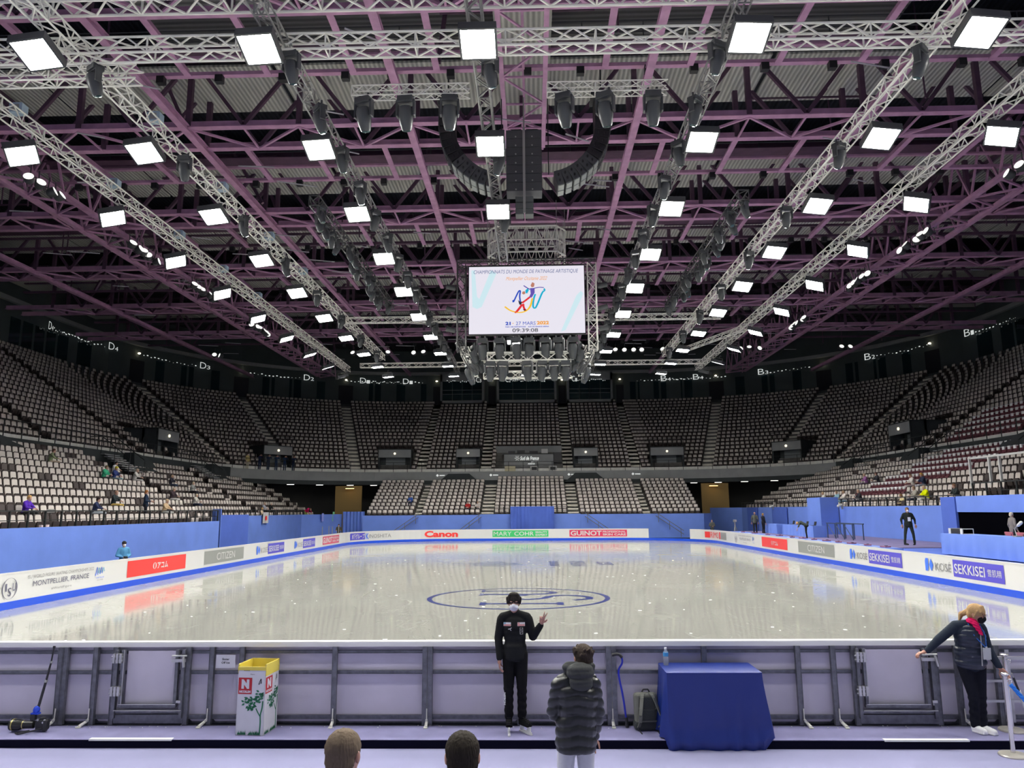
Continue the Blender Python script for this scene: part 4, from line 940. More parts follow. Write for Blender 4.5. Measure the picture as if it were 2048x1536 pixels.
# round par lamps by the side girders and the far end
def make_par():
    t = thing('round_spotlight', 'round white-faced spotlight', 'spotlight')
    obj('can', MB().lathe([(.14, .0), (.22, .1), (.25, .3), (.25, .42)], (0, 0, -.2), 16, rot=rotm(-PI / 2 - .5, 0, 0) @ rotm(PI, 0, 0)), M_fix, t, smooth=True)
    obj('lamp_face', MB().lathe([(.01, .405), (.235, .40), (.235, .42), (.01, .45)], (0, 0, -.2), 18, rot=rotm(-PI / 2 - .5, 0, 0) @ rotm(PI, 0, 0)), M_par, t)
    mb = MB(); mb.tube([(-.27, 0, -.25), (-.27, 0, .1), (.27, 0, .1), (.27, 0, -.25)], .02, 6); mb.rod((0, 0, .1), (0, 0, .7), .03); obj('bracket', mb, M_fix, t)
    return t
par0 = make_par(); pf = True
for grp, lst in (('spotlights along the side girder over the photographer\'s stand', [(-23.3, y, 18.4, .9) for y in (-7.9, -7.3, -6.6, -6.0, 1.0, 1.7, 2.4, 3.1, 3.8, 9.2, 9.8, 10.4, 11.0, 11.6, 12.2, 12.8, 20.6, 21.3, 22, 22.7, 23.4, 24.1)]),
                 ('spotlights along the side girder over the judges\' tables', [(23.2, y, 18.4, -.9) for y in (-7.3, -6.6, .9, 1.7, 2.5, 3.3, 4.1, 8.8, 9.5, 10.2, 10.9, 11.6, 12.3, 20.8, 21.5, 22.2, 22.9, 23.6, 24.3)]),
                 ('spotlights in a line across the far end of the roof', [(x, 33, 18.5, 0) for x in (-31.8, -31.0, -17.6, -14.2, -11.5, -10.5, 8.7, 9.6, 10.5, 11.3, 13.5, 20.9, 21.9, 22.8, 30.9, 31.7)])):
    for x, y, z, rz in lst:
        p = par0 if pf else dup(par0); pf = False
        p.location = (x, y, z); p.rotation_euler = (rnd.uniform(-.25, .25), 0, rz + rnd.uniform(-.9, .9)); p.scale = (.95,) * 3; p['label'] = 'round white-faced spotlight, ' + grp; p['group'] = grp

# ------------------------------------------------------------ hanging loudspeakers
def line_array(side, label):
    t = thing('speaker_array', label, 'loudspeaker', (.12 + side * .0, -12, 0))
    # centre line of the arc in x-z: hangs straight, then curls in towards the middle
    pts = []; x, z, a = side * 3.15, 19.35, 0.0
    N = 15
    for k in range(N):
        q = max(0, (k - 3) / (N - 4)); a = q ** 1.1 * 1.32; st_ = .30
        dx, dz = -side * math.sin(a), -math.cos(a); pts.append((x + dx * st_ / 2, z + dz * st_ / 2, a)); x += dx * st_; z += dz * st_
    for k, (x, z, a) in enumerate(pts):
        R_ = rotm(0, side * a, 0); big = k > 8  # lower boxes get paler materials, light from below put into the colour
        b = obj('speaker_box', MB().box((x + .0, 0, z), (.62, 1.05, .285), R_), M_fix if big else M_black, t, bevel=.02)
        mb = MB(); o = R_ @ Vector((side * .33, 0, 0)); mb.box((x + o.x, -.27, z + o.z), (.03, .46, .235), R_); mb.box((x + o.x, .27, z + o.z), (.03, .46, .235), R_); obj('grille', mb, M_grille_lit if big else M_fix, b)
        mb = MB()
        for q in (-.12, .12): oo = R_ @ Vector((q, -.54, .0)); mb.ell((x + oo.x, oo.y, z + oo.z), (.04, .01, .07), n=8)
        obj('handle_hole', mb, M_black, b)
    mb = MB(); mb.box((side * 3.15, 0, 19.45), (.9, 1.0, .1)); mb.rod((side * 3.15, 0, 19.45), (side * 3.15, 0, 21), .03); mb.rod((side * .95, 0, 16.2), (side * .95, 0, 19.8), .02); obj('rigging', mb, M_black, t)
    return t
M_grille_lit = mat('speaker_grille_lit', (.36, .38, .37), .5)  # pale tone paints the light caught by the lower grilles
line_array(-1, 'black curved speaker array curling in behind the centre lamps'); line_array(1, 'black curved speaker array curling in on the judges\' side of the subwoofers')
t = thing('subwoofer_stack', 'flat grey hanging stack of subwoofers narrowing at its foot, between the two speaker arcs', 'loudspeaker', (.08, -12, 14.4))
for r_ in range(7):
    for c in (-1, 1):
        b = obj('subwoofer_box', MB().box((c * .365, 0, 1.12 + r_ * .375), (.70, .8, .36)), M_fix, t, bevel=.012)
        obj('handle', MB().rod((c * .33, -.41, 1.0 + r_ * .375), (c * .33, -.44, 1.0 + r_ * .375), .03), M_fixL, b)
for r_ in range(3):
    for c in (-1, 1): obj('small_box', MB().box((c * .19, 0, .14 + r_ * .26), (.34, .5, .24)), mat('small_speaker_grey', (.12, .13, .13), .5), t, bevel=.02)
obj('rigging', MB().bb((-.05, -.45, 0), (.05, -.40, 3.6)).rod((0, 0, 3.5), (0, 0, 5.2), .03), M_fixL, t)

# ------------------------------------------------------------ scoreboard cube
SBX, SBY, SBZ = .07, -2.5, 11.86; SW, SH = 6.06, 3.64
t = thing('scoreboard', 'hanging white scoreboard screen announcing the skating championships, clock 09:39:08', 'scoreboard', (SBX, SBY, SBZ))
mb = MB(); mb.bb((-SW / 2 - .04, .0, -.04), (SW / 2 + .04, .3, SH + .04)); obj('casing', mb, M_black, t)
def emi(n, c, s=.5): return mat(n, (.02, .02, .02), .4, emit=c, es=s)
scr = [emi('screen_ground', (.80, .77, .86), .50), emi('screen_slate', (.10, .13, .30)), emi('screen_orange', (.88, .36, .04)), emi('screen_blue', (.01, .06, .50)), emi('screen_cyan', (.0, .42, .62)), emi('screen_purple', (.12, .08, .42)), emi('screen_red', (.75, .02, .03)), emi('screen_yellow', (.95, .55, .02)), emi('screen_pale', (.60, .80, .86)), emi('screen_skin', (.50, .20, .14)), emi('screen_black', (.02, .02, .03))]
mb = MB(); mb.bb((-SW / 2, -.03, 0), (SW / 2, 0, SH)); obj('screen', mb, scr[0], t)
f = lambda u, v: ((u - .5) * SW, -.036, (1 - v) * SH)   # u, v from the top left corner
fb = lambda u, v: ((u - .5) * SW, -.033, (1 - v) * SH)
mb = MB()
poly(mb, fb, [(.02, .05), (.05, .05), (.07, .45), (.09, .48), (.19, .05), (.24, .1), (.11, .6), (.07, .63), (.03, .6)], 0); poly(mb, fb, [(.79, .98), (.93, .45), (.97, .38), (.99, .42), (.97, .5), (.83, .96)], 0)
obj('screen_backdrop_strokes', mb, scr[8], t)
mb = MB(); tx = lambda b, u0, u1, v0, v1, mi, **k: text(mb, b, f, u0, u1, v1, v0, mi, **k)
tx('CHAMPIONNATS DU MONDE DE PATINAGE ARTISTIQUE', .04, .95, .05, .115, 0, bold=.015, shear=.2)
tx('Montpellier Occitanie 2022', .32, .68, .155, .225, 1, shear=.5)
tx('21', .315, .36, .825, .875, 2, bold=.05); tx('27 MARS', .405, .575, .825, .875, 2, bold=.04); tx('2022', .585, .69, .82, .872, 1, bold=.05)
tx('PARC DES EXPOSITIONS', .315, .49, .892, .91, 2, bold=.03); tx('SUD DE FRANCE ARENA', .51, .69, .892, .91, 2, bold=.03)
tx('09:39:08', .375, .595, .925, .98, 3, bold=.005); stroke(mb, f, [(.375, .85), (.385, .85)], .01, 1)
obj('screen_lettering', mb, [scr[1], scr[2], scr[3], scr[10]], t)
mb = MB(); S = lambda pts, w_, mi: stroke(mb, f, smoothpts(pts, 5), w_, mi)
S([(.385, .535), (.395, .50), (.43, .38), (.445, .37), (.44, .45), (.445, .53)], .013, 2); poly(mb, f, [(.375, .51), (.388, .50), (.39, .535), (.378, .54)], 2)
S([(.575, .42), (.56, .50), (.555, .60), (.57, .63), (.59, .58), (.63, .42), (.65, .37)], .016, 3); poly(mb, f, [(.645, .35), (.655, .33), (.665, .36), (.655, .39)], 3); poly(mb, f, [(.49, .36), (.51, .33), (.52, .36), (.505, .41), (.49, .40)], 3)
S([(.31, .60), (.36, .66), (.43, .69), (.49, .67), (.53, .60), (.55, .48)], .016, 6)
S([(.475, .29), (.50, .32), (.53, .35)], .012, 4); S([(.65, .325), (.61, .32), (.56, .335)], .012, 4); poly(mb, f, [(.53, .33), (.57, .33), (.57, .40), (.545, .47), (.52, .47), (.535, .41)], 4)
poly(mb, f, [(.55, .24), (.57, .26), (.565, .31), (.545, .32), (.535, .29)], 7); S([(.53, .46), (.50, .50), (.46, .55)], .02, 5)
poly(mb, f, [(.465, .38), (.485, .375), (.49, .41), (.475, .425), (.46, .41)], 7); poly(mb, f, [(.425, .50), (.44, .53), (.465, .53), (.45, .58), (.435, .57)], 8)
S([(.46, .57), (.44, .62), (.41, .68), (.395, .69)], .022, 5); S([(.47, .56), (.475, .62), (.49, .66)], .018, 5); S([(.475, .64), (.49, .665)], .02, 8)
obj('screen_emblem', mb, [scr[0], scr[1], scr[3], scr[4], scr[5], scr[6], scr[7], scr[9], scr[10]], t)
# truss cage carrying the cube
CX, CY = SBX, 1.2
truss('vertical truss beside the scoreboard screen on the photographer\'s side', (CX - 3.45, -2.2, 11.0), (CX - 3.45, -2.2, 15.7), .45, M_blacktruss)
truss('vertical truss beside the scoreboard screen on the judges\' side', (CX + 3.45, -2.2, 11.0), (CX + 3.45, -2.2, 15.7), .45, M_alu)
truss('cross truss over the top edge of the scoreboard', (CX - 3.7, -2.0, 15.85), (CX + 3.7, -2.0, 15.85), .35, M_blacktruss)
truss('lower front truss below the scoreboard holding moving heads', (CX - 2.1, -1.9, 10.75), (CX + 2.1, -1.9, 10.75), .42, M_alu, r=.04)
truss('lower rear truss below the scoreboard', (CX - 2.6, 2.6, 10.6), (CX + 2.6, 2.6, 10.6), .4, M_alu)
for s_, nm in ((-1, 'photographer\'s'), (1, 'judges\'')):
    truss('sloping black truss under the scoreboard on the %s side' % nm, (CX + s_ * 3.6, -2.0, 11.6), (CX + s_ * 2.75, -1.7, 10.0), .35, M_blacktruss)
    truss('side truss running back from the scoreboard on the %s side' % nm, (CX + s_ * 3.3, -2.0, 11.1), (CX + s_ * 3.3, 5.0, 11.1), .4, M_alu)
    truss('short bent truss beside the lower front truss on the %s side' % nm, (CX + s_ * 2.1, -1.9, 10.75), (CX + s_ * 3.0, -.6, 11.0), .38, M_alu)
    for z in (14.4, 13.2, 12.1):
        c = thing('side_spotlight', 'black can light poking out beside the scoreboard on the %s side' % nm, 'stage light', (CX + s_ * 3.75, -2.3, z), 0, 'can lights beside the scoreboard, %s side' % nm)
        obj('can', MB().lathe([(.09, 0), (.13, .05), (.14, .45), (.16, .5)], (0, 0, 0), 14, rot=rotm(0, s_ * (PI / 2 - .25), 0)), M_fix, c, smooth=True)
        obj('lens', MB().lathe([(.02, .495), (.14, .49), (.14, .505), (.02, .52)], (0, 0, 0), 14, rot=rotm(0, s_ * (PI / 2 - .25), 0)), M_glassdk, c)
for i, x in enumerate((-2.35, -1.45, -.55, .1, .95, 1.65, 2.4)): head(CX + x, -2.1, 11.75, rnd.uniform(-.3, .3), 'moving head in the row right under the scoreboard screen', 'moving heads right under the screen', 1.45)
for i, x in enumerate((-1.95, -1.3, 0, .75, 1.4, 2.0)): head(CX + x, -1.9, 10.55, rnd.uniform(-.4, .4), 'moving head under the lowest scoreboard truss', 'moving heads under the lowest scoreboard truss', 1.35)
for s_ in (-1, 1):
    for x, y, z in ((2.5, -1.5, 10.95), (2.9, -.6, 11.0), (3.3, .5, 10.9), (3.3, 2.0, 10.9), (2.8, -1.9, 11.4)): head(CX + s_ * x, y, z, s_ * 1.2, 'moving head clustered at a lower corner of the scoreboard', 'moving heads at the lower scoreboard corners', 1.2)
# white truss crown above the scoreboard
oc = [(-2.2, .6), (-1.7, -.2), (1.7, -.2), (2.2, .6), (2.2, 2.4), (1.7, 3.2), (-1.7, 3.2), (-2.2, 2.4)]
c = thing('truss_crown', 'pale eight sided truss crown hanging above the scoreboard', 'truss', (CX, -.4, 0))
for z in (17.0, 17.7, 18.5):
    mb = MB()
    for (x0, y0), (x1, y1) in zip(oc, oc[1:] + oc[:1]): mb.rod((x0, y0, z), (x1, y1, z), .05, n=6)
    obj('ring_chord', mb, M_alu, c)
mb = MB()
for (x0, y0), (x1, y1) in zip(oc, oc[1:] + oc[:1]):
    n = max(1, round(math.hypot(x1 - x0, y1 - y0) / .6))
    for k in range(n):
        a = (x0 + (x1 - x0) * k / n, y0 + (y1 - y0) * k / n); b = (x0 + (x1 - x0) * (k + 1) / n, y0 + (y1 - y0) * (k + 1) / n); m_ = ((a[0] + b[0]) / 2, (a[1] + b[1]) / 2)
        for za, zb in ((17.0, 17.7), (18.5, 17.7)): mb.bar((*a, za), (*m_, zb), .045); mb.bar((*m_, zb), (*b, za), .045)
        mb.rod((*a, 17), (*a, 18.5), .03, n=5)
obj('lattice', mb, M_alu, c)
mb = MB()
for x, y in oc: mb.rod((x, y, 15.9), (x, y, 20), .02, n=5)
obj('hanging_cable', mb, M_fixL, c)

# ------------------------------------------------------------ people
def bake(mb, voxel, it=3, fn=None):
    me = mb.mesh('tmp', M_black); o = bpy.data.objects.new('tmp', me); sc.collection.objects.link(o)
    r_ = o.modifiers.new('r', 'REMESH'); r_.mode = 'VOXEL'; r_.voxel_size = voxel
    if it: s_ = o.modifiers.new('s', 'SMOOTH'); s_.factor = .5; s_.iterations = it
    dg = bpy.context.evaluated_depsgraph_get(); m2 = bpy.data.meshes.new_from_object(o.evaluated_get(dg)); bpy.data.objects.remove(o); bpy.data.meshes.remove(me)
    if fn:
        n = len(m2.vertices); co = np.empty(n * 3, dtype=np.float32); no = np.empty(n * 3, dtype=np.float32); m2.vertices.foreach_get('co', co); m2.vertex_normals.foreach_get('vector', no)
        co = fn(co.reshape(-1, 3), no.reshape(-1, 3)); m2.vertices.foreach_set('co', co.astype(np.float32).ravel()); m2.update()
    return m2
def setmat(me, mats):
    me.materials.clear()
    for m in (mats if isinstance(mats, (list, tuple)) else [mats]): me.materials.append(m)
    me.polygons.foreach_set('use_smooth', [True] * len(me.polygons)); me.update(); return me
def join(ms):
    bm = bmesh.new()
    for m in ms: bm.from_mesh(m)
    me = bpy.data.meshes.new('body'); bm.to_mesh(me); bm.free(); return me
def hand(mb, wrist, d, nrm, curl, spread=.12, s=1.0, thumb=1, tcurl=.3, n=8):
    """palm and five jointed fingers; d: along the hand, nrm: out of the palm, curl per finger (index..little)"""
    d = Vector(d).normalized(); nrm = Vector(nrm); nrm = (nrm - d * nrm.dot(d)).normalized(); sd = d.cross(nrm) * thumb; w0 = Vector(wrist); P_ = lambda a, b, c: w0 + d * a * s + sd * b * s + nrm * c * s
    mb.cap(P_(-.02, 0, 0), P_(.02, 0, 0), .024 * s, .026 * s, n)
    for b in (-.026, -.009, .009, .026): mb.cap(P_(.015, b * .75, 0), P_(.078, b, 0), .013 * s, .0115 * s, n)
    for i, (b, Ls) in enumerate(((.028, .070), (.010, .078), (-.009, .072), (-.027, .056))):
        p = P_(.08, b, 0); a = 0; sp = spread * (1.5 - i) / 1.5; c = curl[i]
        for j, fr in enumerate((.45, .31, .24)):
            a += c * (1.0 if j else .8); v = (d * math.cos(a) + nrm * math.sin(a) + sd * sp * math.cos(a)).normalized(); q = p + v * Ls * fr * s
            mb.cap(p, q, (.0088 - .0008 * j) * s, (.0082 - .0008 * j) * s, n); p = q
    p = P_(.018, .026, .004); a0 = (d * .62 + sd * .75 + nrm * .25).normalized(); q = p + a0 * .036 * s; mb.cap(p, q, .013 * s, .0105 * s, n)
    a1 = (d * .8 + sd * (.45 - tcurl * .8) + nrm * (.2 + tcurl)).normalized(); r_ = q + a1 * .026 * s; mb.cap(q, r_, .0105 * s, .0092 * s, n); mb.cap(r_, r_ + (a1 + nrm * tcurl).normalized() * .022 * s, .0092 * s, .0075 * s, n)
STAND = dict(pelvis=(0, 0, .93), waist=(0, 0, 1.07), chest=(0, 0, 1.27), neck=(0, .005, 1.44), head=(0, -.015, 1.575), shL=(.18, 0, 1.39), shR=(-.18, 0, 1.39), elL=(.25, .02, 1.12), elR=(-.25, .02, 1.12), wrL=(.25, -.06, .88), wrR=(-.25, -.06, .88),
             hipL=(.09, 0, .9), hipR=(-.09, 0, .9), knL=(.10, -.02, .49), knR=(-.10, -.02, .49), anL=(.11, .02, .09), anR=(-.11, .02, .09), fy=-1, toeL=(.12, -.15, .03), toeR=(-.12, -.15, .03))
SIT = dict(STAND, pelvis=(0, 0, .52), waist=(0, -.01, .64), chest=(0, -.05, .84), neck=(0, -.10, 1.0), head=(0, -.15, 1.12), shL=(.17, -.07, .95), shR=(-.17, -.07, .95), elL=(.23, -.20, .74), elR=(-.23, -.20, .74), wrL=(.07, -.38, .70), wrR=(-.07, -.38, .70),
           hipL=(.09, -.02, .50), hipR=(-.09, -.02, .50), knL=(.12, -.44, .50), knR=(-.12, -.44, .50), anL=(.12, -.48, .1), anR=(-.12, -.48, .1), toeL=(.13, -.62, .04), toeR=(-.13, -.62, .04))
BEND = dict(STAND, waist=(0, -.12, 1.02), chest=(0, -.32, 1.12), neck=(0, -.48, 1.14), head=(0, -.60, 1.08), shL=(.18, -.42, 1.12), shR=(-.18, -.42, 1.12), elL=(.22, -.5, .86), elR=(-.22, -.5, .86), wrL=(.12, -.6, .68), wrR=(-.12, -.6, .68), pelvis=(0, .05, .93))
ARMSUP = dict(STAND, elL=(.3, -.12, 1.3), elR=(-.3, -.12, 1.3), wrL=(.1, -.22, 1.5), wrR=(-.1, -.22, 1.5))
FOLD = dict(STAND, elL=(.26, .0, 1.12), elR=(-.26, .0, 1.12), wrL=(.05, -.25, 1.12), wrR=(-.05, -.24, 1.08))
_mc = {}
def cm(c, nm='cloth'):
    key = tuple(round(x, 3) for x in c)
    if key not in _mc: _mc[key] = mat('%s_%d' % (nm, len(_mc)), c, .8, bump=.2, bscale=30, spec=.15)
    return _mc[key]
SKIN = (.50, .27, .19)
def person(label, loc, rz, J, top, legs, hair=(.02, .015, .012), skin=SKIN, mask=None, shoes=(.02, .02, .02), fine=False, hd=(0, 0), hem=.80, group=None, hat=None, hands=None, puff=0, sc_=1.0, extra=None, hairfn=None, girth=1.0, hood=None, name='person', no_hair=False, topmat=None):
    V = {k: Vector(v) for k, v in J.items() if k != 'fy'}; t_loc = loc
    vx = .011 if fine else .03; it = 4 if fine else 2; nn = 16 if fine else 8; G = girth
    Rh = rotm(hd[0], 0, hd[1])                                   # pitch (down positive), yaw
    Hc = V['head']; F = lambda x, y, z: Hc + Rh @ Vector((x, y, z))
    ax = (V['neck'] - V['pelvis']).normalized()
    def tr(mb, grow):                                            # the trunk as ellipsoids turned along the spine
        q = Vector((0, 0, 1)).rotation_difference(ax).to_matrix(); sdir = (V['shL'] - V['shR']); yaw = math.atan2(sdir.y, sdir.x); qq = q @ rotm(0, 0, yaw)
        top_ = (V['shL'] + V['shR']) / 2 - ax * .045; key = [(V['pelvis'], .158, .112, .11), (V['waist'], .142, .102, .11), (V['chest'], .162, .115, .12), (top_, .160, .095, .085)]
        for (p, a, b, c), (p2, a2, b2, c2) in zip(key, key[1:]):
            for k_ in range(4): e = k_ / 3; mb.ell(p.lerp(p2, e), ((a + (a2 - a) * e + grow) * G, (b + (b2 - b) * e + grow) * G, c + (c2 - c) * e), qq, nn)
        for s in 'LR': mb.cap(V['neck'] - ax * .015, V['sh' + s].lerp(V['neck'], .12) - ax * .0, .050 + grow * .6, .050 + grow * .8, nn)
    def arms(mb, g, a=1.0, cut=1.0):
        for s in 'LR':
            mb.cap(V['sh' + s] - Vector((0, 0, .018)), V['el' + s], .050 + g * .8, .042 + g, nn); w_ = V['el' + s].lerp(V['wr' + s], cut); mb.cap(V['el' + s], w_, .042 + g, .029 + g * a, nn)
    def legs_(mb, g):
        for s in 'LR': mb.cap(V['hip' + s], V['kn' + s], .082 + g, .055 + g, nn); mb.cap(V['kn' + s], V['an' + s], .055 + g, .038 + g, nn)
    # body: one continuous surface
    mb = MB(); tr(mb, -.012); arms(mb, -.008); legs_(mb, -.01); mb.cap(V['neck'] - ax * .04, Hc - Rh @ Vector((0, -.015, .06)), .058, .052, nn)
    mb.ell(Hc + Rh @ Vector((0, .008, .02)), (.077, .096, .10), Rh, nn); mb.ell(F(0, -.03, -.045), (.056, .062, .068), Rh, nn)
    base = bake(mb, vx, it)
    pieces = [base]
    hm = MB(); HN = hands or {}
    for s, th in (('L', 1), ('R', -1)):
        d_, n_, curl, sp = HN.get(s, ((V['wr' + s] - V['el' + s]).normalized(), Vector((0, 1, 0)) if abs((V['wr' + s] - V['el' + s]).normalized().y) < .7 else Vector((0, 0, -1)), (.35, .4, .45, .5), .1))
        hand(hm, V['wr' + s] + Vector(d_).normalized() * .015, d_, n_, curl, sp, 1.0 if fine else 1.15, th * (1 if True else 1), n=10 if fine else 5)
    pieces.append(bake(hm, .0045, 1) if fine else hm.mesh('h', M_black))
    if fine:
        fm = MB(); fm.ell(F(0, -.088, -.008), (.012, .017, .020), Rh, 12); fm.cap(F(0, -.083, .022), F(0, -.096, -.008), .007, .010, 10)
        for sx in (-1, 1): fm.ell(F(sx * .078, .008, -.005), (.010, .020, .030), Rh, 12); fm.ell(F(sx * .030, -.080, .030), (.022, .012, .007), Rh, 10)
        fm.ell(F(0, -.085, -.050), (.022, .010, .006), Rh, 10); fm.ell(F(0, -.085, -.060), (.018, .010, .006), Rh, 10); fm.ell(F(0, -.08, -.04), (.045, .02, .05), Rh, 12)
        pieces.append(bake(fm, .004, 2))
    me = join(pieces); me.name = 'body'; root = link(name, setmat(me, mat('skin_%d' % int(skin[0] * 1000), skin, .5)), None, t_loc, rz); root.scale = (sc_,) * 3; setp(root, label, 'person', group)
    # jacket
    mb = MB(); g0 = .016 + puff; tr(mb, g0); arms(mb, g0 * .9, .8, .93)
    hp = (V['hipL'] + V['hipR']) / 2
    if hem < V['pelvis'].z:
        for q in np.linspace(0, 1.25, 7): mb.ell(Vector((hp.x, hp.y, 0)).lerp(V['pelvis'], 0) * 0 + Vector((hp.x, hp.y, hem + .05 + (V['pelvis'].z - hem) * q * .8)), ((.166 + g0 - .006 * q) * G, (.128 + g0) * G, .085), rotm(0, 0, 0), nn)
    mb.cap(V['neck'] - ax * .05, V['neck'] + ax * .015, .068, .060, nn)
    fn = None
    if puff:
        def fn(co, no):
            z = co[:, 2] * 1.0 + .25 * np.abs(co[:, 0]) * (1 if hem < .9 else 0); w_ = np.abs(np.sin(z * PI / .085)); return co + no * (.020 * (w_ ** .5) - .012)[:, None]
    jm = bake(mb, .010 if fine else .03, it, fn)
    if hem > -1 and J.get('pelvis', (0, 0, 1))[2] > .7:
        bm = bmesh.new(); bm.from_mesh(jm); bmesh.ops.bisect_plane(bm, geom=bm.verts[:] + bm.edges[:] + bm.faces[:], plane_co=(0, 0, hem), plane_no=(0, 0, 1), clear_inner=True); 
        es = [e for e in bm.edges if e.is_boundary]
        if es: bmesh.ops.edgeloop_fill(bm, edges=es)
        bm.to_mesh(jm); bm.free()
    jk = link('jacket', setmat(jm, topmat or cm(top)), root)
    mb = MB(); legs_(mb, .012); mb.ell(V['pelvis'] - ax * .02, (.168 * G, .122 * G, .12), None, nn)
    for s in 'LR': mb.cap(V['kn' + s], V['an' + s] + Vector((0, 0, .01)), .062, .058, nn)
    def wr(co, no): return co + no * (.004 * np.sin(co[:, 2] * 70 + co[:, 0] * 30) * (co[:, 2] < V['knL'].z))[:, None]
    link('trousers', setmat(bake(mb, .011 if fine else .03, it, wr if fine else None), cm(legs)), root)
    for s in 'LR':
        a, b = V['an' + s], V['toe' + s]; mb = MB(); mb.cap(a + Vector((0, 0, .03)), a + Vector((0, 0, -.03)), .045, .042, nn); mb.cap(Vector((a.x, a.y, .05)) + (a - b) * .1, Vector((b.x, b.y, .04)), .045, .034, nn); o_ = (b - a); o_.z = 0
        mb.bar(Vector((a.x, a.y, .012)) - o_ * .25, Vector((b.x, b.y, .012)) + o_ * .15, .085, .022)
        link('shoe', setmat(bake(mb, .010 if fine else .025, 2), cm(shoes, 'shoe')), root)
    if not no_hair:
        mb = MB()
        if hairfn: hairfn(mb, F, Rh)
        else:
            mb.ell(F(0, .018, .042), (.088, .100, .088), Rh, nn); mb.ell(F(0, .055, -.01), (.075, .06, .08), Rh, nn)
        def hf(co, no):
            a_ = np.arctan2(co[:, 0] - Hc.x, co[:, 1] - Hc.y - .02); return co + no * (.0022 * np.sin(a_ * 38 + 2 * np.sin(co[:, 2] * 45)) + .0015 * np.sin(a_ * 71 + co[:, 2] * 60))[:, None]
        link('hair', setmat(bake(mb, .006 if fine else .02, 1, hf if fine else None), cm(hair, 'hair')), root)
    if hat:
        mb = MB(); mb.ell(F(0, .01, .055), (.094, .108, .085), Rh, nn); mb.rod(F(0, .0, .03), F(0, 0, .06), .1, .1, nn); link('hat', setmat(bake(mb, .02 if not fine else .008, 1), cm(hat)), root)
    if mask:
        mb = MB(); mb.ell(F(0, -.060, -.046), (.060, .052, .050), Rh, nn); mb.ell(F(0, -.088, -.030), (.032, .032, .038), Rh, nn); link('face_mask', setmat(bake(mb, .006 if fine else .02, 2), cm(mask, 'mask')), root)
    if fine:
        for sx in (-1, 1): o_ = MB().ell(F(sx * .030, -.088, .016), (.012, .006, .006), Rh, 10); link('eye', setmat(o_.mesh('eye', M_black), M_black), root)
    if hood:
        mb = MB(); mb.ell(V['neck'] + Vector((0, .07, .0)), (.13, .09, .09), rotm(.5, 0, 0), nn); link('hood', setmat(bake(mb, .02, 2), cm(hood)), root)
    if extra: extra(root, V, F, Rh)
    return root

# --- the skater
J = dict(STAND, pelvis=(0, 0, 1.0), waist=(0, 0, 1.10), chest=(0, .0, 1.30), neck=(0, .01, 1.475), head=(-.01, -.02, 1.605), shL=(.175, .0, 1.41), shR=(-.175, 0, 1.41), elL=(.235, .03, 1.17), wrL=(.345, -.12, 1.345), elR=(-.215, .02, 1.16), wrR=(-.20, -.06, .90),
         hipL=(.075, 0, .95), hipR=(-.075, 0, .95), knL=(.085, -.01, .56), knR=(-.085, -.01, .56), anL=(.085, .03, .19), anR=(-.085, .02, .19), toeL=(.17, -.09, .13), toeR=(-.08, -.10, .12))
def skater_hair(mb, F, Rh):
    mb.ell(F(0, .012, .040), (.090, .104, .092), Rh, 20); mb.ell(F(0, .05, -.01), (.080, .06, .075), Rh, 16)
    for i, x in enumerate(np.linspace(-.07, .07, 9)): mb.cap(F(x * .6, -.045, .11), F(x, -.088 + abs(x) * .45, .034 + .006 * (i % 2)), .022, .009, 10)
    for sx in (-1, 1): mb.cap(F(sx * .082, -.01, .06), F(sx * .084, -.02, -.005), .02, .010, 10)
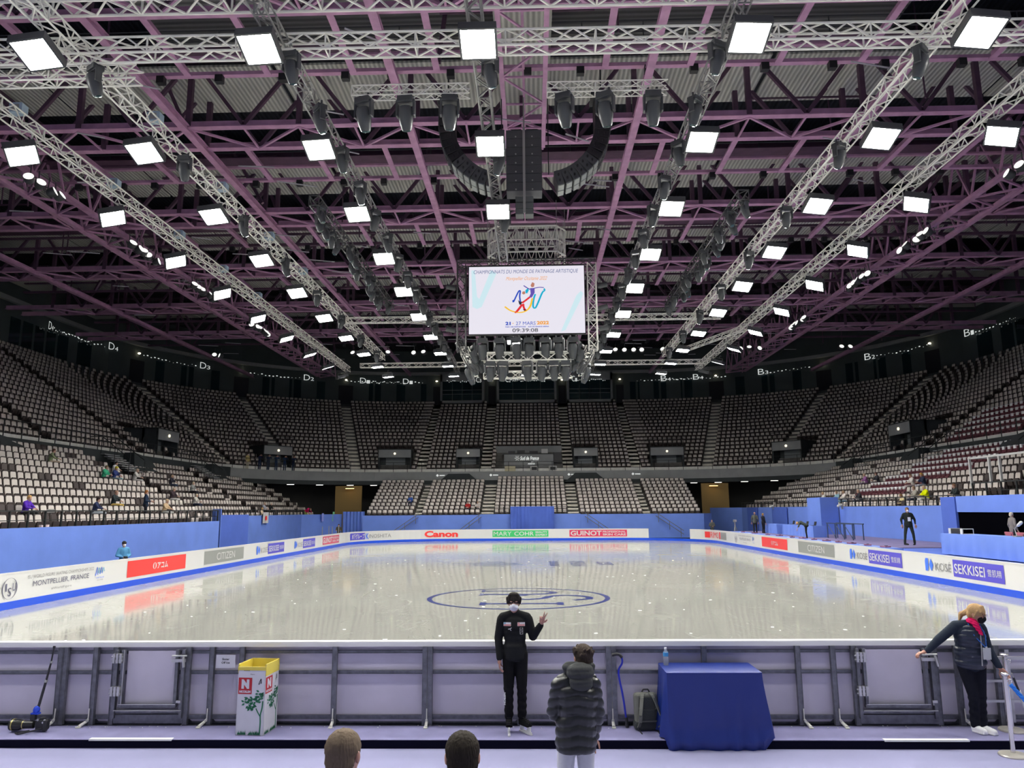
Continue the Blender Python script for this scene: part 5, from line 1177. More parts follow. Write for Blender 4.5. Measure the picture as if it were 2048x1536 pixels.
def skater_bits(root, V, F, Rh):
    M_wp, M_pk, M_bl = cm((.8, .8, .8)), mat('badge_pink', (.75, .32, .28), .6), mat('badge_teal', (.2, .5, .6), .6)
    for x0, nm in ((-.095, 0), (.085, 1)):
        mb = MB(); f = lambda u, v: (x0 + u, -.1365 - .5 * abs(x0 + u) ** 2 * -1.6, 1.345 + v); g = lambda u, v: (lambda p: (p[0], p[1] - .003, p[2]))(f(u, v))
        poly(mb, f, [(-.048, -.02), (.048, -.02), (.048, .026), (-.048, .026)], 0); poly(mb, g, [(-.045, -.018), (.045, -.018), (.045, .002), (-.045, .002)], 1); poly(mb, g, [(-.045, .006), (-.02, .006), (-.02, .023), (-.045, .023)], 2 if nm == 0 else 1)
        obj('chest_badge', mb, [M_wp, M_pk, M_bl], root)
    mb = MB(); f = lambda u, v: (u, -.134 + .7 * u * u, v); stroke(mb, f, [(-.085, 1.285), (-.06, 1.292), (-.04, 1.305), (-.062, 1.285), (-.045, 1.27)], .008)
    ring4 = [(.07, 1.225), (.105, 1.225), (.105, 1.305), (.07, 1.305), (.07, 1.225)]; stroke(mb, f, ring4, .004); stroke(mb, f, [(.08, 1.24), (.095, 1.26), (.082, 1.275), (.096, 1.295)], .004)
    obj('jacket_emblem', mb, mat('emblem_pale', (.65, .65, .62), .6), root)
    mb = MB(); text(mb, 'NIPPON', lambda u, v: (-.135 + v, -.078, .50 - u), 0, .15, -.012, .012, bold=.05); obj('leg_lettering', mb, mat('emblem_white', (.85, .85, .85), .6), root)
    for s in 'LR':                                                # blades under the boots
        a, b = V['an' + s], V['toe' + s]; d = Vector((b.x - a.x, b.y - a.y, 0)).normalized(); o = Vector((a.x, a.y, 0)); mb = MB()
        mb.bar(o - d * .05 + Vector((0, 0, .02)), o + d * .21 + Vector((0, 0, .02)), .006, .036); mb.bar(o - d * .04 + Vector((0, 0, .06)), o + d * .02 + Vector((0, 0, .06)), .02, .06); mb.bar(o + d * .12 + Vector((0, 0, .06)), o + d * .18 + Vector((0, 0, .06)), .02, .06); mb.bar(o - d * .05 + Vector((0, 0, .008)), o + d * .21 + Vector((0, 0, .008)), .03, .016)
        obj('skate_blade', mb, mat('blade_white', (.75, .75, .72), .3), root)
        mb = MB(); n_ = Vector((-d.y, d.x, 0)); 
        for k in range(5): c = o + d * (.05 + .03 * k) + Vector((0, 0, .185 - .012 * k)); mb.bar(c - n_ * .025, c + n_ * .025, .005, .005)
        obj('lace', mb, M_black, root)
JF = dict(J)
def skater_boot(p): return p
sk = person('skater in a black tracksuit and white face mask making a V sign', (.04, -30.42, .0), 0, J, (.012, .013, .014), (.006, .006, .007), hair=(.025, .02, .018), skin=(.42, .22, .17), mask=(.62, .63, .68), shoes=(.008, .008, .008), fine=True, hd=(.12, 0), hem=.875,
            hands={'L': (Vector((.15, -.25, .9)), Vector((0, -1, -.2)), (.03, .05, 1.25, 1.3), .38), 'R': (Vector((.02, -.1, -1)), Vector((.9, .1, 0)), (.35, .4, .5, .55), .05)}, hairfn=skater_hair, extra=skater_bits, girth=.88)
for ch in sk.children:
    if ch.name.startswith('shoe'): ch.location.z = .085; ch.name = 'skate_boot'
# --- man in the quilted coat seen from behind
JM = dict(STAND, pelvis=(0, .0, .95), waist=(-.02, .02, 1.08), chest=(-.02, .03, 1.24), neck=(-.05, -.0, 1.42), head=(-.09, -.05, 1.555), shL=(.145, .02, 1.34), shR=(-.165, .02, 1.34), elL=(.175, -.07, 1.08), wrL=(.10, -.24, 1.0), elR=(-.205, -.03, 1.07), wrR=(-.19, -.14, .84), hipL=(.075, .0, .9), hipR=(-.085, 0, .9), knL=(.11, .02, .48), knR=(-.10, -.05, .48), anL=(.14, .05, .09), anR=(-.18, -.05, .09), toeL=(.18, -.12, .03), toeR=(-.22, -.22, .03))
JM = {k: ((-v[0], -v[1], v[2]) if k != 'fy' else v) for k, v in JM.items()}        # he faces away from us
def swapLR(J): return {(k[:-1] + {'L': 'R', 'R': 'L'}[k[-1]] if k[-1] in 'LR' else k): v for k, v in J.items()}
JM = {k: ((-v[0], -v[1], v[2]) if k != 'fy' else v) for k, v in JM.items()}
def man_hair(mb, F, Rh):
    mb.ell(F(0, .018, .035), (.088, .102, .090), Rh, 20); mb.ell(F(0, .055, -.015), (.078, .055, .075), Rh, 16)
    r_ = random.Random(5)
    for k in range(26): a = r_.uniform(0, 2 * PI); b = r_.uniform(-.1, 1); p = (.085 * math.cos(a), .02 + .095 * math.sin(a) * 1, .04 + .05 * b); mb.cap(F(*p), F(p[0] * 1.06, p[1] * 1.04 + .01, p[2] + .012), .016, .010, 8)
def man_bits(root, V, F, Rh):
    mb = MB(); c = V['neck'] + Vector((.01, .085, .0)); mb.ell(c + Vector((0, .0, .03)), (.125, .085, .085), rotm(.4, 0, 0), 18); mb.ell(c + Vector((0, .035, -.05)), (.105, .055, .075), rotm(.3, 0, 0), 18); mb.cap(c + Vector((-.1, -.07, .06)), c + Vector((.1, -.07, .06)), .05, .05, 14)
    link('hood', setmat(bake(mb, .008, 3, lambda co, no: co + no * (.006 * np.abs(np.sin(co[:, 2] * 60 + 2 * co[:, 0])))[:, None]), cm((.055, .058, .058))), root)
man = person('person seen from behind in a long black quilted hooded coat, pale trousers, beside the table', (.655, -33.4, -.10), PI + .12, JM, (.022, .024, .025), (.55, .56, .60), hair=(.06, .045, .035), fine=True, hem=.76, puff=.016, hairfn=man_hair, extra=man_bits, hd=(-.05, .2), topmat=mat('quilted_nylon', (.012, .014, .015), .34), shoes=(.5, .5, .5), girth=.96)
# --- woman at the gate
JW = dict(STAND, pelvis=(-.02, 0, .86), waist=(-.03, -.01, .98), chest=(-.04, -.04, 1.17), neck=(.0, -.07, 1.34), head=(.05, -.12, 1.455), shL=(.13, -.06, 1.28), shR=(-.22, -.05, 1.30), elR=(-.40, -.02, 1.13), wrR=(-.545, .03, .975), elL=(.19, -.04, 1.02), wrL=(.27, -.12, .80),
          hipL=(.07, 0, .82), hipR=(-.10, 0, .82), knL=(.05, -.02, .45), knR=(-.04, -.03, .45), anL=(.065, .03, .09), anR=(-.03, .02, .09), toeL=(.12, -.12, .04), toeR=(.01, -.10, .04))
def woman_hair(mb, F, Rh):
    mb.ell(F(0, .014, .036), (.090, .104, .090), Rh, 20); mb.ell(F(0, .05, -.01), (.08, .06, .075), Rh, 16)
    for x in (-.06, -.04, -.02, .01, .04, .06): mb.cap(F(x * .5, -.03, .105), F(x * 1.25, -.084 + abs(x) * .35, .052), .018, .007, 10)
    for sx in (-1, 1): mb.cap(F(sx * .078, -.02, .05), F(sx * .082, .0, -.04), .016, .010, 10)
    mb.cap(F(0, .10, -.01), F(-.02, .16, -.07), .035, .03, 12); mb.cap(F(-.02, .16, -.07), F(-.02, .16, -.17), .03, .010, 12)
def woman_bits(root, V, F, Rh):
    mb = MB(); n_ = V['neck']; mb.ell(n_ + Vector((0, -.02, .02)), (.078, .075, .05), rotm(-.2, 0, 0), 16); mb.cap(n_ + Vector((.0, -.09, .0)), n_ + Vector((.04, -.13, -.12)), .04, .02, 12); link('scarf', setmat(bake(mb, .007, 2, lambda co, no: co + no * (.004 * np.sin(co[:, 2] * 200 + co[:, 0] * 90))[:, None]), cm((.62, .01, .10))), root)
    mb = MB(); c = V['chest'] + Vector((.02, 0, 0)); W_ = lambda mbx: (mbx.ell(c, (.178, .148, .19), None, 20), mbx.ell(V['waist'] + Vector((.01, 0, 0)), (.178, .145, .17), None, 20), mbx.ell(V['pelvis'] + Vector((0, 0, -.0)), (.182, .15, .12), None, 20)); W_(mb)
    vm = bake(mb, .009, 3, lambda co, no: co + no * (.011 * np.abs(np.sin(co[:, 2] * PI / .055)) ** .6 + .004)[:, None])
    link('quilted_vest', setmat(vm, mat('vest_navy', (.012, .018, .035), .32)), root)
    mb = MB(); mb.tube([n_ + Vector((-.07, -.05, .0)), (-.045, -.19, 1.2), (.06, -.215, 1.07)], .006, 6); mb.tube([n_ + Vector((.06, -.07, .0)), (.09, -.195, 1.2), (.075, -.215, 1.07)], .006, 6); obj('lanyard', mb, mat('lanyard_blue', (.02, .12, .45), .6), root)
    mb = MB(); mb.box((.07, -.225, .99), (.095, .008, .14), rotm(.05, 0, -.05)); mb.box((.07, -.225, 1.065), (.02, .012, .02)); obj('badge_card', mb, mat('badge_card_grey', (.45, .46, .46), .4), root)
    mb = MB(); mb.tube([(.03, -.20, 1.24), (.02, -.205, 1.05), (.01, -.2, .84)], .006, 6); obj('zip', mb, M_fixL, root)
    mb = MB()
    for sx in (-1, 1): mb.tube([F(sx * .03 + .024 * math.cos(a), -.1, .016 + .017 * math.sin(a)) for a in np.linspace(0, 2 * PI, 13)], .002, 5)
    obj('glasses', mb, M_black, root)
person('blonde woman in a dark quilted vest and pink scarf leaning on the gate latch', (5.87, -30.42, 0), .0, JW, (.022, .03, .045), (.008, .009, .015), hair=(.42, .27, .13), skin=(.45, .22, .15), mask=(.01, .01, .012), shoes=(.85, .85, .84), fine=True, hd=(.32, .75), hem=.80,
       hands={'R': (Vector((-.9, .1, -.25)), Vector((0, 0, -1)), (.5, .55, .6, .6), .1), 'L': (Vector((.5, -.2, -.7)), Vector((-.3, -.5, -.3)), (.4, .4, .45, .5), .1)}, hairfn=woman_hair, extra=woman_bits, girth=1.0)
# --- two heads at the bottom edge
def short_hair(mb, F, Rh): mb.ell(F(0, .016, .036), (.084, .100, .086), Rh, 20); mb.ell(F(0, .045, -.015), (.076, .06, .078), Rh, 16)
person('person with cropped grey-brown hair and a patterned jacket cut off by the bottom edge', (-.65, -36.7, -.10), PI - .25, dict(STAND, head=(0, -.02, 1.72), neck=(0, 0, 1.58), shL=(.21, 0, 1.575), shR=(-.2, 0, 1.52), chest=(0, 0, 1.36)), (.13, .13, .10), (.02, .02, .03), hair=(.16, .12, .085), skin=(.42, .24, .18), fine=True, hairfn=short_hair)
person('person with smooth dark hair seen from behind at the bottom edge', (-.06, -36.7, -.10), PI + .1, dict(STAND, head=(0, -.02, 1.71), neck=(0, 0, 1.56), shL=(.19, 0, 1.47), shR=(-.19, 0, 1.47), chest=(0, 0, 1.34)), (.02, .02, .02), (.02, .02, .03), hair=(.03, .024, .018), fine=True, hairfn=short_hair)

# --- mid-ground people
def cam_bit(root, V, F, Rh):
    mb = MB(); c = (V['wrL'] + V['wrR']) / 2 + Vector((0, -.06, 0)); mb.box(c, (.14, .08, .10)); mb.rod(c, c + Vector((0, -.16, -.03)), .04, .05, 12); obj('held_camera', mb, M_black, root)
person('photographer in a light blue coat and black cap standing behind the barrier', (-16.3, -10.0, 0), PI * .25, dict(FOLD, wrL=(.06, -.24, 1.05), wrR=(-.06, -.24, 1.05)), (.10, .30, .52), (.05, .06, .08), mask=(.8, .8, .8), hat=(.02, .02, .02), extra=cam_bit, sc_=.98)
def badge(root, V, F, Rh): obj('badge_card', MB().box((0, -.178, 1.16), (.12, .012, .18)), mat('card_white', (.85, .85, .85), .5), root)
person('man in a black jacket, white mask and badge standing on the judges\' platform', (18.5, -3.0, 1.0), -.15, dict(STAND, elL=(.29, .02, 1.14), elR=(-.29, .02, 1.14), wrL=(.28, -.05, .92), wrR=(-.28, -.05, .92), knL=(.16, -.04, .49), knR=(-.16, .03, .49), anL=(.2, .0, .09), anR=(-.2, .05, .09)), (.02, .025, .025), (.03, .04, .035), hair=(.25, .15, .08), mask=(.85, .85, .85), extra=badge, girth=1.12, sc_=1.06)
person('man in a dark grey jacket turned away at the far end of the platform', (17.5, 19.2, .9), PI * .9, STAND, (.10, .105, .09), (.02, .02, .02), hair=(.35, .22, .18), sc_=.95)
person('woman in black reaching out beside the man in the dark grey jacket', (17.9, 18.4, .9), PI * .6, dict(STAND, elL=(.3, -.1, 1.25), wrL=(.38, -.3, 1.22)), (.015, .015, .02), (.015, .015, .02), hair=(.4, .22, .08), sc_=.9)
person('blonde person in a green-grey jacket bending over the table by the scaffold frame', (17.1, 7.0, .95), -PI * .6, BEND, (.07, .085, .07), (.02, .02, .02), hair=(.62, .38, .16), extra=None, sc_=.85)
person('bald man in a grey top standing beyond the gap in the far barrier', (17.5, 33.5, 0), .0, FOLD, (.13, .14, .13), (.03, .03, .03), no_hair=True, sc_=1.03)
person('pale haired person half visible in the black doorway', (21.0, -7.0, .95), PI * .5, STAND, (.25, .22, .2), (.03, .03, .03), hair=(.75, .65, .45), sc_=.95)
# spectators: (label, x, y, row floor z, rotation, pose, top, legs, hair, hat)
LK = lambda k: 1.85 + .42 * k
SX = lambda k: -20.52 - .87 * k - .30
spect = [
 ('seated spectator in a purple hooded coat with fair hair by the railing', SX(1), -8.3, LK(1), PI / 2, SIT, (.10, .03, .42), (.03, .03, .03), (.55, .33, .12), None),
 ('seated spectator in a navy jacket looking at a phone', SX(1), -3.1, LK(1), PI / 2 + .3, SIT, (.03, .04, .10), (.45, .5, .55), (.03, .02, .02), None),
 ('bald spectator in a black jacket and mustard trousers', SX(2), .1, LK(2), PI / 2, SIT, (.03, .04, .045), (.6, .42, .12), (.4, .25, .18), None),
 ('red-haired spectator standing in a navy jacket by the railing', SX(1), 1.9, LK(1), PI / 2 + .4, FOLD, (.02, .035, .07), (.02, .02, .03), (.42, .16, .05), None),
 ('spectator wrapped in a beige hooded coat', SX(1), 4.1, LK(1), PI / 2, SIT, (.62, .45, .28), (.5, .52, .5), (.7, .6, .45), (.66, .5, .32)),
 ('spectator in a dark coat with white trousers beside the fair-haired one', SX(3), 9.0 - .5, LK(3), PI / 2, SIT, (.07, .05, .06), (.75, .73, .7), (.6, .5, .38), None),
 ('spectator in a green and black jacket with short hair', SX(6), 5.0, LK(6), PI / 2, SIT, (.05, .4, .22), (.1, .1, .1), (.2, .14, .08), None),
 ('child in a yellow knitted hat and navy jacket', SX(6), 6.1, LK(6), PI / 2, SIT, (.04, .06, .2), (.35, .5, .55), (.5, .3, .1), (.8, .68, .05)),
 ('spectator in a white jacket below the dark stair pod', SX(7), 7.6, LK(7), PI / 2, SIT, (.75, .75, .72), (.05, .05, .05), (.04, .03, .03), None),
 ('spectator in a pale grey coat resting an arm', SX(6), 8.6, LK(6), PI / 2 + .2, SIT, (.6, .58, .55), (.6, .58, .55), (.5, .4, .3), None),
 ('spectator in a sage cardigan leaning forward in the topmost row', SX(8), 2.4, LK(8), PI / 2 + .5, SIT, (.25, .3, .17), (.5, .4, .3), (.1, .05, .04), None),
 ('long-haired spectator in a dark coat high in the farther block', -27.6, 16.8, 1.85 + .5 * 5, PI / 2, SIT, (.05, .05, .07), (.05, .07, .12), (.7, .5, .3), None),
 ('spectator in a pale top high in the farther block', -26.3, 17.6, 1.85 + .5 * 4, PI / 2, SIT, (.35, .36, .34), (.04, .04, .05), (.6, .5, .35), None),
 ('fair-haired spectator with a blue badge beside the aisle', -24.9, 15.2, 1.85 + .5 * 2, PI / 2, SIT, (.7, .68, .62), (.05, .06, .1), (.75, .65, .45), None),
 ('spectator in cream by the red bag near the flag', -23.3, 24.6, 1.85, PI / 2, SIT, (.7, .55, .4), (.6, .3, .2), (.75, .5, .2), None),
 ('grey-haired spectator in a pale grey jumper', -24.2, 27.6, 2.35, PI / 2, SIT, (.40, .42, .48), (.05, .05, .05), (.5, .4, .3), None),
 ('grey-haired spectator in black beside the pale grey jumper', -24.2, 29.3, 2.35, PI / 2, SIT, (.02, .02, .02), (.05, .05, .05), (.7, .65, .55), None),
 ('person in a pink top leaning over the railing above hanging banners', -23.1, 37.0, 1.85, PI * .35, BEND, (.72, .02, .16), (.3, .4, .1), (.35, .18, .08), None),
 ('spectator in blue in the far lower block', -12.5, 38.3, 3.1, 0, SIT, (.05, .12, .42), (.03, .03, .05), (.2, .12, .08), None),
 ('spectator in red in the far lower block', -6.4, 37.0, 2.4, 0, SIT, (.45, .03, .03), (.03, .03, .05), (.1, .06, .05), None),
 ('spectator in a pale jacket beside the one in red', -5.4, 37.1, 2.4, 0, SIT, (.5, .45, .42), (.05, .05, .05), (.4, .25, .15), None)]
RK = lambda k: 2.3 + .45 * k
RX = lambda k: 22.3 + .87 * k + .30
spect += [
 ('seated spectator in white above the tall blue box of drapes', RX(1), 20.4, RK(1), -PI / 2, SIT, (.75, .74, .7), (.5, .5, .5), (.6, .45, .25), None),
 ('spectator in a white coat and blue trousers above the scaffold frame', RX(1), 16.4, RK(1), -PI / 2, SIT, (.8, .75, .68), (.2, .35, .5), (.6, .4, .25), None),
 ('spectator in pale blue beside the white coat', RX(1), 17.7, RK(1), -PI / 2 + .3, SIT, (.3, .5, .6), (.6, .6, .6), (.5, .35, .2), None),
 ('spectator in a mauve top among the maroon seats', RX(4), 18.6, RK(4), -PI / 2, SIT, (.35, .14, .35), (.2, .15, .2), (.55, .42, .3), None),
 ('spectator in dark grey beside the mauve top', RX(4), 16.6, RK(4), -PI / 2, SIT, (.05, .05, .06), (.1, .08, .1), (.2, .12, .1), None),
 ('spectator in black bent forward by the railing corner', RX(1), 13.8, RK(1), -PI / 2, SIT, (.04, .04, .05), (.1, .1, .12), (.6, .4, .25), None),
 ('spectator in a white patterned top', RX(3), 9.7, RK(3), -PI / 2, SIT, (.7, .66, .62), (.6, .5, .5), (.3, .2, .12), None),
 ('ginger-haired spectator in a navy top', RX(3), 8.3, RK(3), -PI / 2, SIT, (.03, .04, .08), (.5, .5, .55), (.75, .42, .12), None),
 ('spectator in grey with white leggings', RX(1), 5.9, RK(1), -PI / 2, SIT, (.4, .37, .32), (.05, .06, .09), (.4, .28, .18), None),
 ('spectator in a neon yellow jacket', RX(1), 4.7, RK(1), -PI / 2, SIT, (.85, .95, .0), (.7, .68, .65), (.6, .42, .28), None),
 ('child in a cream coat at the railing', RX(0) + .5, 5.6 + 1.2, RK(0), -PI / 2, SIT, (.72, .6, .32), (.6, .55, .4), (.3, .17, .08), None),
 ('masked spectator in a dark jacket and beige trousers next to the blue block', RX(1), 1.5, RK(1), -PI / 2, SIT, (.04, .05, .05), (.66, .54, .42), (.3, .17, .1), None)]
for lab, x, y, z, rz, pose, top, legs, hair, hat in spect:
    person(lab, (x, y, z), rz, pose, top, legs, hair=hair, hat=hat, skin=(.55, .33, .25), sc_=1.06)
for i, (x, y, top, lab) in enumerate(((-27.5, 36.0, (.55, .45, .2), 'standing onlooker in black and cream on the balcony'), (-26.3, 36.9, (.02, .03, .07), 'onlooker in navy filming from the balcony'), (-25.7, 37.6, (.02, .03, .07), 'onlooker in navy filming from the balcony'), (-25.0, 38.1, (.02, .04, .09), 'onlooker in navy filming from the balcony'), (-24.4, 38.7, (.02, .04, .09), 'onlooker in navy filming from the balcony'), (-23.8, 39.3, (.02, .03, .07), 'onlooker in navy filming from the balcony'))):
    a = (-x - UX, y - UY); L_ = math.hypot(*a); k = (UR + .45) / L_; person(lab, (-(UX + a[0] * k), UY + a[1] * k, 7.15), math.atan2(a[1], -a[0]) - PI / 2, ARMSUP if i else STAND, top, (.6, .55, .45) if i == 0 else (.03, .05, .1), mask=(.8, .8, .8), group=None if i == 0 else 'navy onlookers filming from the balcony')

# ------------------------------------------------------------ things on the platform
# table under the navy cloth
t = thing('cloth_covered_table', 'table under a shiny navy cloth that falls over the platform step', 'table', (0, 0, 0))
tx0, tx1, ty0, ty1, tz = 1.93, 3.10, -30.76, -30.16, .795
M_clothtop = M_cloth
per = []
nx_, ny_ = 34, 18
for i in range(nx_): per.append((tx0 + (tx1 - tx0) * i / nx_, ty0, 0, -1))
for i in range(ny_): per.append((tx1, ty0 + (ty1 - ty0) * i / ny_, 1, 0))
for i in range(nx_): per.append((tx1 - (tx1 - tx0) * i / nx_, ty1, 0, 1))
for i in range(ny_): per.append((tx0, ty1 - (ty1 - ty0) * i / ny_, -1, 0))
lv = [1, .97, .9, .8, .65, .5, .35, .22, .16, .12, .09, .03, .0]; vs = []; n = len(per)
for li, q in enumerate(lv):
    for i, (x, y, nx, ny) in enumerate(per):
        front = ny < 0; zb = -.13 if front else .02; z = zb + (tz - zb) * q; dn = 1 - q
        fold = .045 * dn * math.sin(i * .9 + 1.3 * math.sin(i * .23)) + .012 * dn * math.sin(i * .37 + 4 * q); o = .03 * dn + fold * (.5 if front else 1)
        if front and .08 < q < .17: o += .035
        if front and q <= .09: o -= .0
        cx_ = .05 * dn if nx > 0 or (front and i > nx_ - 3) else (-.03 * dn if nx < 0 else 0)
        o = max(o, .006)
        vs.append((x + nx * o + (cx_ if nx else 0) * abs(nx), y + ny * (o + (.012 if front else 0)), z))
fs = [tuple(range(n))] + [(l * n + i, (l + 1) * n + i, (l + 1) * n + (i + 1) % n, l * n + (i + 1) % n) for l in range(len(lv) - 1) for i in range(n)]
mb = MB(); mb.add(vs, fs); o = obj('tablecloth', mb, M_cloth, None, smooth=True); setp(o, 'shiny navy tablecloth draped to the floor over the table', 'tablecloth')
mb = MB(); mb.bb((tx0 + .01, ty0 + .02, tz - .035), (tx1 - .01, ty1 - .01, tz - .006)); obj('tabletop', mb, mat('table_wood', (.3, .25, .2), .6), t)
for x in (tx0 + .06, tx1 - .06):
    for y in (ty0 + .09, ty1 - .06): obj('leg', MB().rod((x, y, 0), (x, y, tz - .035), .018), M_frameL, t)
b = thing('water_bottle', 'clear plastic water bottle with a blue label standing on the navy table', 'bottle', (2.0, -30.33, .797))
obj('bottle_body', MB().lathe([(.028, 0), (.033, .01), (.033, .10), (.030, .12), (.033, .14), (.033, .16), (.014, .195), (.013, .205)], n=20), mat('clear_plastic', (.85, .9, .92), .08, trans=.8), b, smooth=True)
obj('label_band', MB().lathe([(.0338, .115), (.0338, .16)], n=20), mat('bottle_label_blue', (.05, .30, .62), .5), b, smooth=True)
obj('bottle_cap', MB().lathe([(.016, .2), (.016, .222)], n=16), mat('cap_white', (.85, .85, .85), .4), b)
# backpack
t = thing('backpack', 'grey and black backpack leaning on the barrier next to the table', 'backpack', (1.73, -30.30, 0), .08)
M_bagg = mat('bag_grey', (.15, .155, .13), .7, bump=.3, bscale=90); M_bagd = mat('bag_dark', (.035, .04, .04), .8, bump=.3, bscale=90)
R_ = rotm(-.12, 0, 0)
mb = MB(); mb.box((0, .03, .235), (.30, .15, .42), R_); obj('bag_body', mb, M_bagg, t, bevel=.035)
mb = MB(); mb.box((0, .02, .06), (.33, .19, .12)); obj('bag_base', mb, M_bagd, t, bevel=.04)
mb = MB(); mb.box((0, -.055, .335), (.19, .02, .15), R_); obj('upper_pocket', mb, M_bagd, t, bevel=.008)
mb = MB(); mb.box((0, -.075, .20), (.20, .03, .13), R_); obj('lower_pocket', mb, M_bagd, t, bevel=.01)
for zz in (.268, .122): mb = MB(); mb.box((0, -.085 + zz * .12, zz), (.24, .02, .022), R_); obj('trim_band', mb, M_bagg, t, bevel=.006)
for s_ in (-1, 1):
    mb = MB(); pts_ = [(s_ * .05, .0, .455), (s_ * (.07 if s_ < 0 else .085), -.075, .40), (s_ * (.10 if s_ < 0 else .14), -.125, .24), (s_ * (.115 if s_ < 0 else .17), -.13, .12), (s_ * .13, -.10, .06)]
    pp = smoothpts([tuple(p) for p in pts_], 4)
    for a, c in zip(pp, pp[1:]): mb.bar(a, c, .045, .012)
    st_ = obj('shoulder_strap', mb, M_bagg, t); mb = MB(); mb.tube([(s_ * .13, -.10, .06), (s_ * .12, -.10, .02), (s_ * .11, -.2, .008)], .008, 6); obj('strap_tail', mb, M_black, st_)
mb = MB(); mb.tube([(-.05, .02, .455), (-.03, .015, .49), (.03, .015, .49), (.05, .02, .455)], .01); obj('grab_handle', mb, M_black, t)
# blue stick hooked on the barrier
mb = MB(); mb.tube(smoothpts([(1.33, -30.2, .90), (1.40, -30.2, .905), (1.44, -30.2, .87), (1.445, -30.2, .80), (1.40, -30.2, .72), (1.40, -30.2, .62), (1.44, -30.21, .4), (1.475, -30.22, .12)], 5), .013, 8)
t = thing('walking_stick', 'blue bent walking stick with black grip propped against the barrier', 'stick'); obj('shaft', mb, mat('stick_blue', (.015, .025, .42), .35), t, smooth=True)
obj('grip', MB().tube(smoothpts([(1.315, -30.2, .90), (1.36, -30.2, .912), (1.415, -30.2, .905), (1.445, -30.2, .87)], 4), .02, 10), M_black, t, smooth=True); obj('rubber_tip', MB().rod((1.475, -30.22, .13), (1.485, -30.225, .01), .018, .022, 12), M_black, t)
# cardboard bin
t = thing('cardboard_bin', 'tall white cardboard recycling bin with red N sign and green tree', 'bin', (-3.32, -30.38, 0), -.09)
M_card = mat('card_white_bin', (.62, .62, .66), .6, noise=.03, nscale=6); M_yel = mat('yellow_liner', (.70, .58, .09), .4); M_bred = mat('bin_red', (.45, .01, .02), .5); M_bgreen = mat('bin_green', (.01, .16, .07), .5)
hw, hd_, H = .185, .20, .86
for nm, a, b_ in (('front_side', (-hw, -hd_, 0), (hw, -hd_ + .006, H - .03)), ('back_side', (-hw, hd_ - .006, 0), (hw, hd_, H + .0)), ('side', (-hw, -hd_, 0), (-hw + .006, hd_, H)), ('side', (hw - .006, -hd_, 0), (hw, hd_, H)), ('bottom', (-hw, -hd_, 0), (hw, hd_, .01))): obj(nm, MB().bb(a, b_), M_card, t)
mb = MB()
for a, b_ in (((-hw - .004, -hd_ - .004, H - .07), (hw + .004, -hd_ + .008, H - .025)), ((-hw - .004, hd_ - .008, H - .1), (hw + .004, hd_ + .004, H + .006)), ((-hw - .004, -hd_, H - .1), (-hw + .008, hd_, H + .006)), ((hw - .008, -hd_, H - .14), (hw + .004, hd_, H + .006))): mb.bb(a, b_)
mb.bb((-hw + .01, -hd_ + .01, H - .35), (hw - .01, hd_ - .01, H - .34)); mb.bb((-hw + .008, -hd_ + .012, H - .35), (-hw + .012, hd_ - .012, H)); mb.bb((hw - .012, -hd_ + .012, H - .35), (hw - .008, hd_ - .012, H)); mb.bb((-hw + .01, hd_ - .014, H - .35), (hw - .01, hd_ - .01, H))
obj('yellow_bag', mb, M_yel, t)
def bin_art(nm, f, g, w_, part='printed_art'):
    mb = MB(); quad(mb, f, -.47 * w_, .02 * w_, .50, .70, 0); text(mb, 'N', g, -.36 * w_, -.08 * w_, .565, .68, 1, .09); text(mb, 'NICOLLIN', g, -.43 * w_, -.02 * w_, .515, .545, 1, .06)
    T_ = lambda pts, w2: stroke(mb, g, smoothpts(pts, 4), w2, 2)
    T_([(.36 * w_, .012), (.38 * w_, .15), (.37 * w_, .25), (.42 * w_, .33), (.44 * w_, .42)], .022 * w_ / .37 * .8); T_([(.37 * w_, .23), (.28 * w_, .28), (.2 * w_, .33)], .014)
    r_ = random.Random(4)
    for cx_, cy_, n_, sp in ((.36 * w_, .50, 16, .055), (.28 * w_, .43, 12, .04), (.10 * w_, .36, 16, .05), (-.02 * w_, .42, 12, .04), (-.15 * w_, .38, 5, .03)):
        for k in range(n_):
            x, y = cx_ + r_.uniform(-sp, sp), cy_ + r_.uniform(-sp, sp) * .8; x = min(x, .46 * w_); a = r_.uniform(2.6, 4.4); L_ = .05; ux, uy = math.cos(a), math.sin(a)
            pts = [(x, y), (x + ux * L_ * .5 - uy * .014, y + uy * L_ * .5 + ux * .014), (x + ux * L_, y + uy * L_), (x + ux * L_ * .5 + uy * .014, y + uy * L_ * .5 - ux * .014)]
            poly(mb, g, pts, 2)
    for k in range(60):
        x = r_.uniform(-.42, .36) * w_; h_ = r_.uniform(.02, .07) * (1.2 if r_.random() < .15 else .8); poly(mb, g, [(x - .007, .012), (x + .007, .012), (x + r_.uniform(-.012, .012), .012 + h_)], 2)
    text(mb, 'Merci', g, -.05 * w_, .1 * w_, .735, .75, 3); stroke(mb, g, [(.26 * w_, .62), (.3 * w_, .66), (.33 * w_, .68)], .008, 3); stroke(mb, g, [(.34 * w_, .69), (.35 * w_, .63)], .014, 3); stroke(mb, g, [(.26 * w_, .62), (.29 * w_, .62), (.31 * w_, .64)], .006, 3)
    obj(part, mb, [M_bred, M_card, M_bgreen, M_black], t)
bin_art('f', lambda u, v: (u, -hd_ - .0015, v), lambda u, v: (u, -hd_ - .0028, v), .37)
bin_art('r', lambda u, v: (hw + .0015, u, v), lambda u, v: (hw + .0028, u, v), .40)
obj('hand_slot', MB().bb((-.11, -hd_ - .003, .785), (-.03, -hd_ - .0005, .80)), M_black, t)
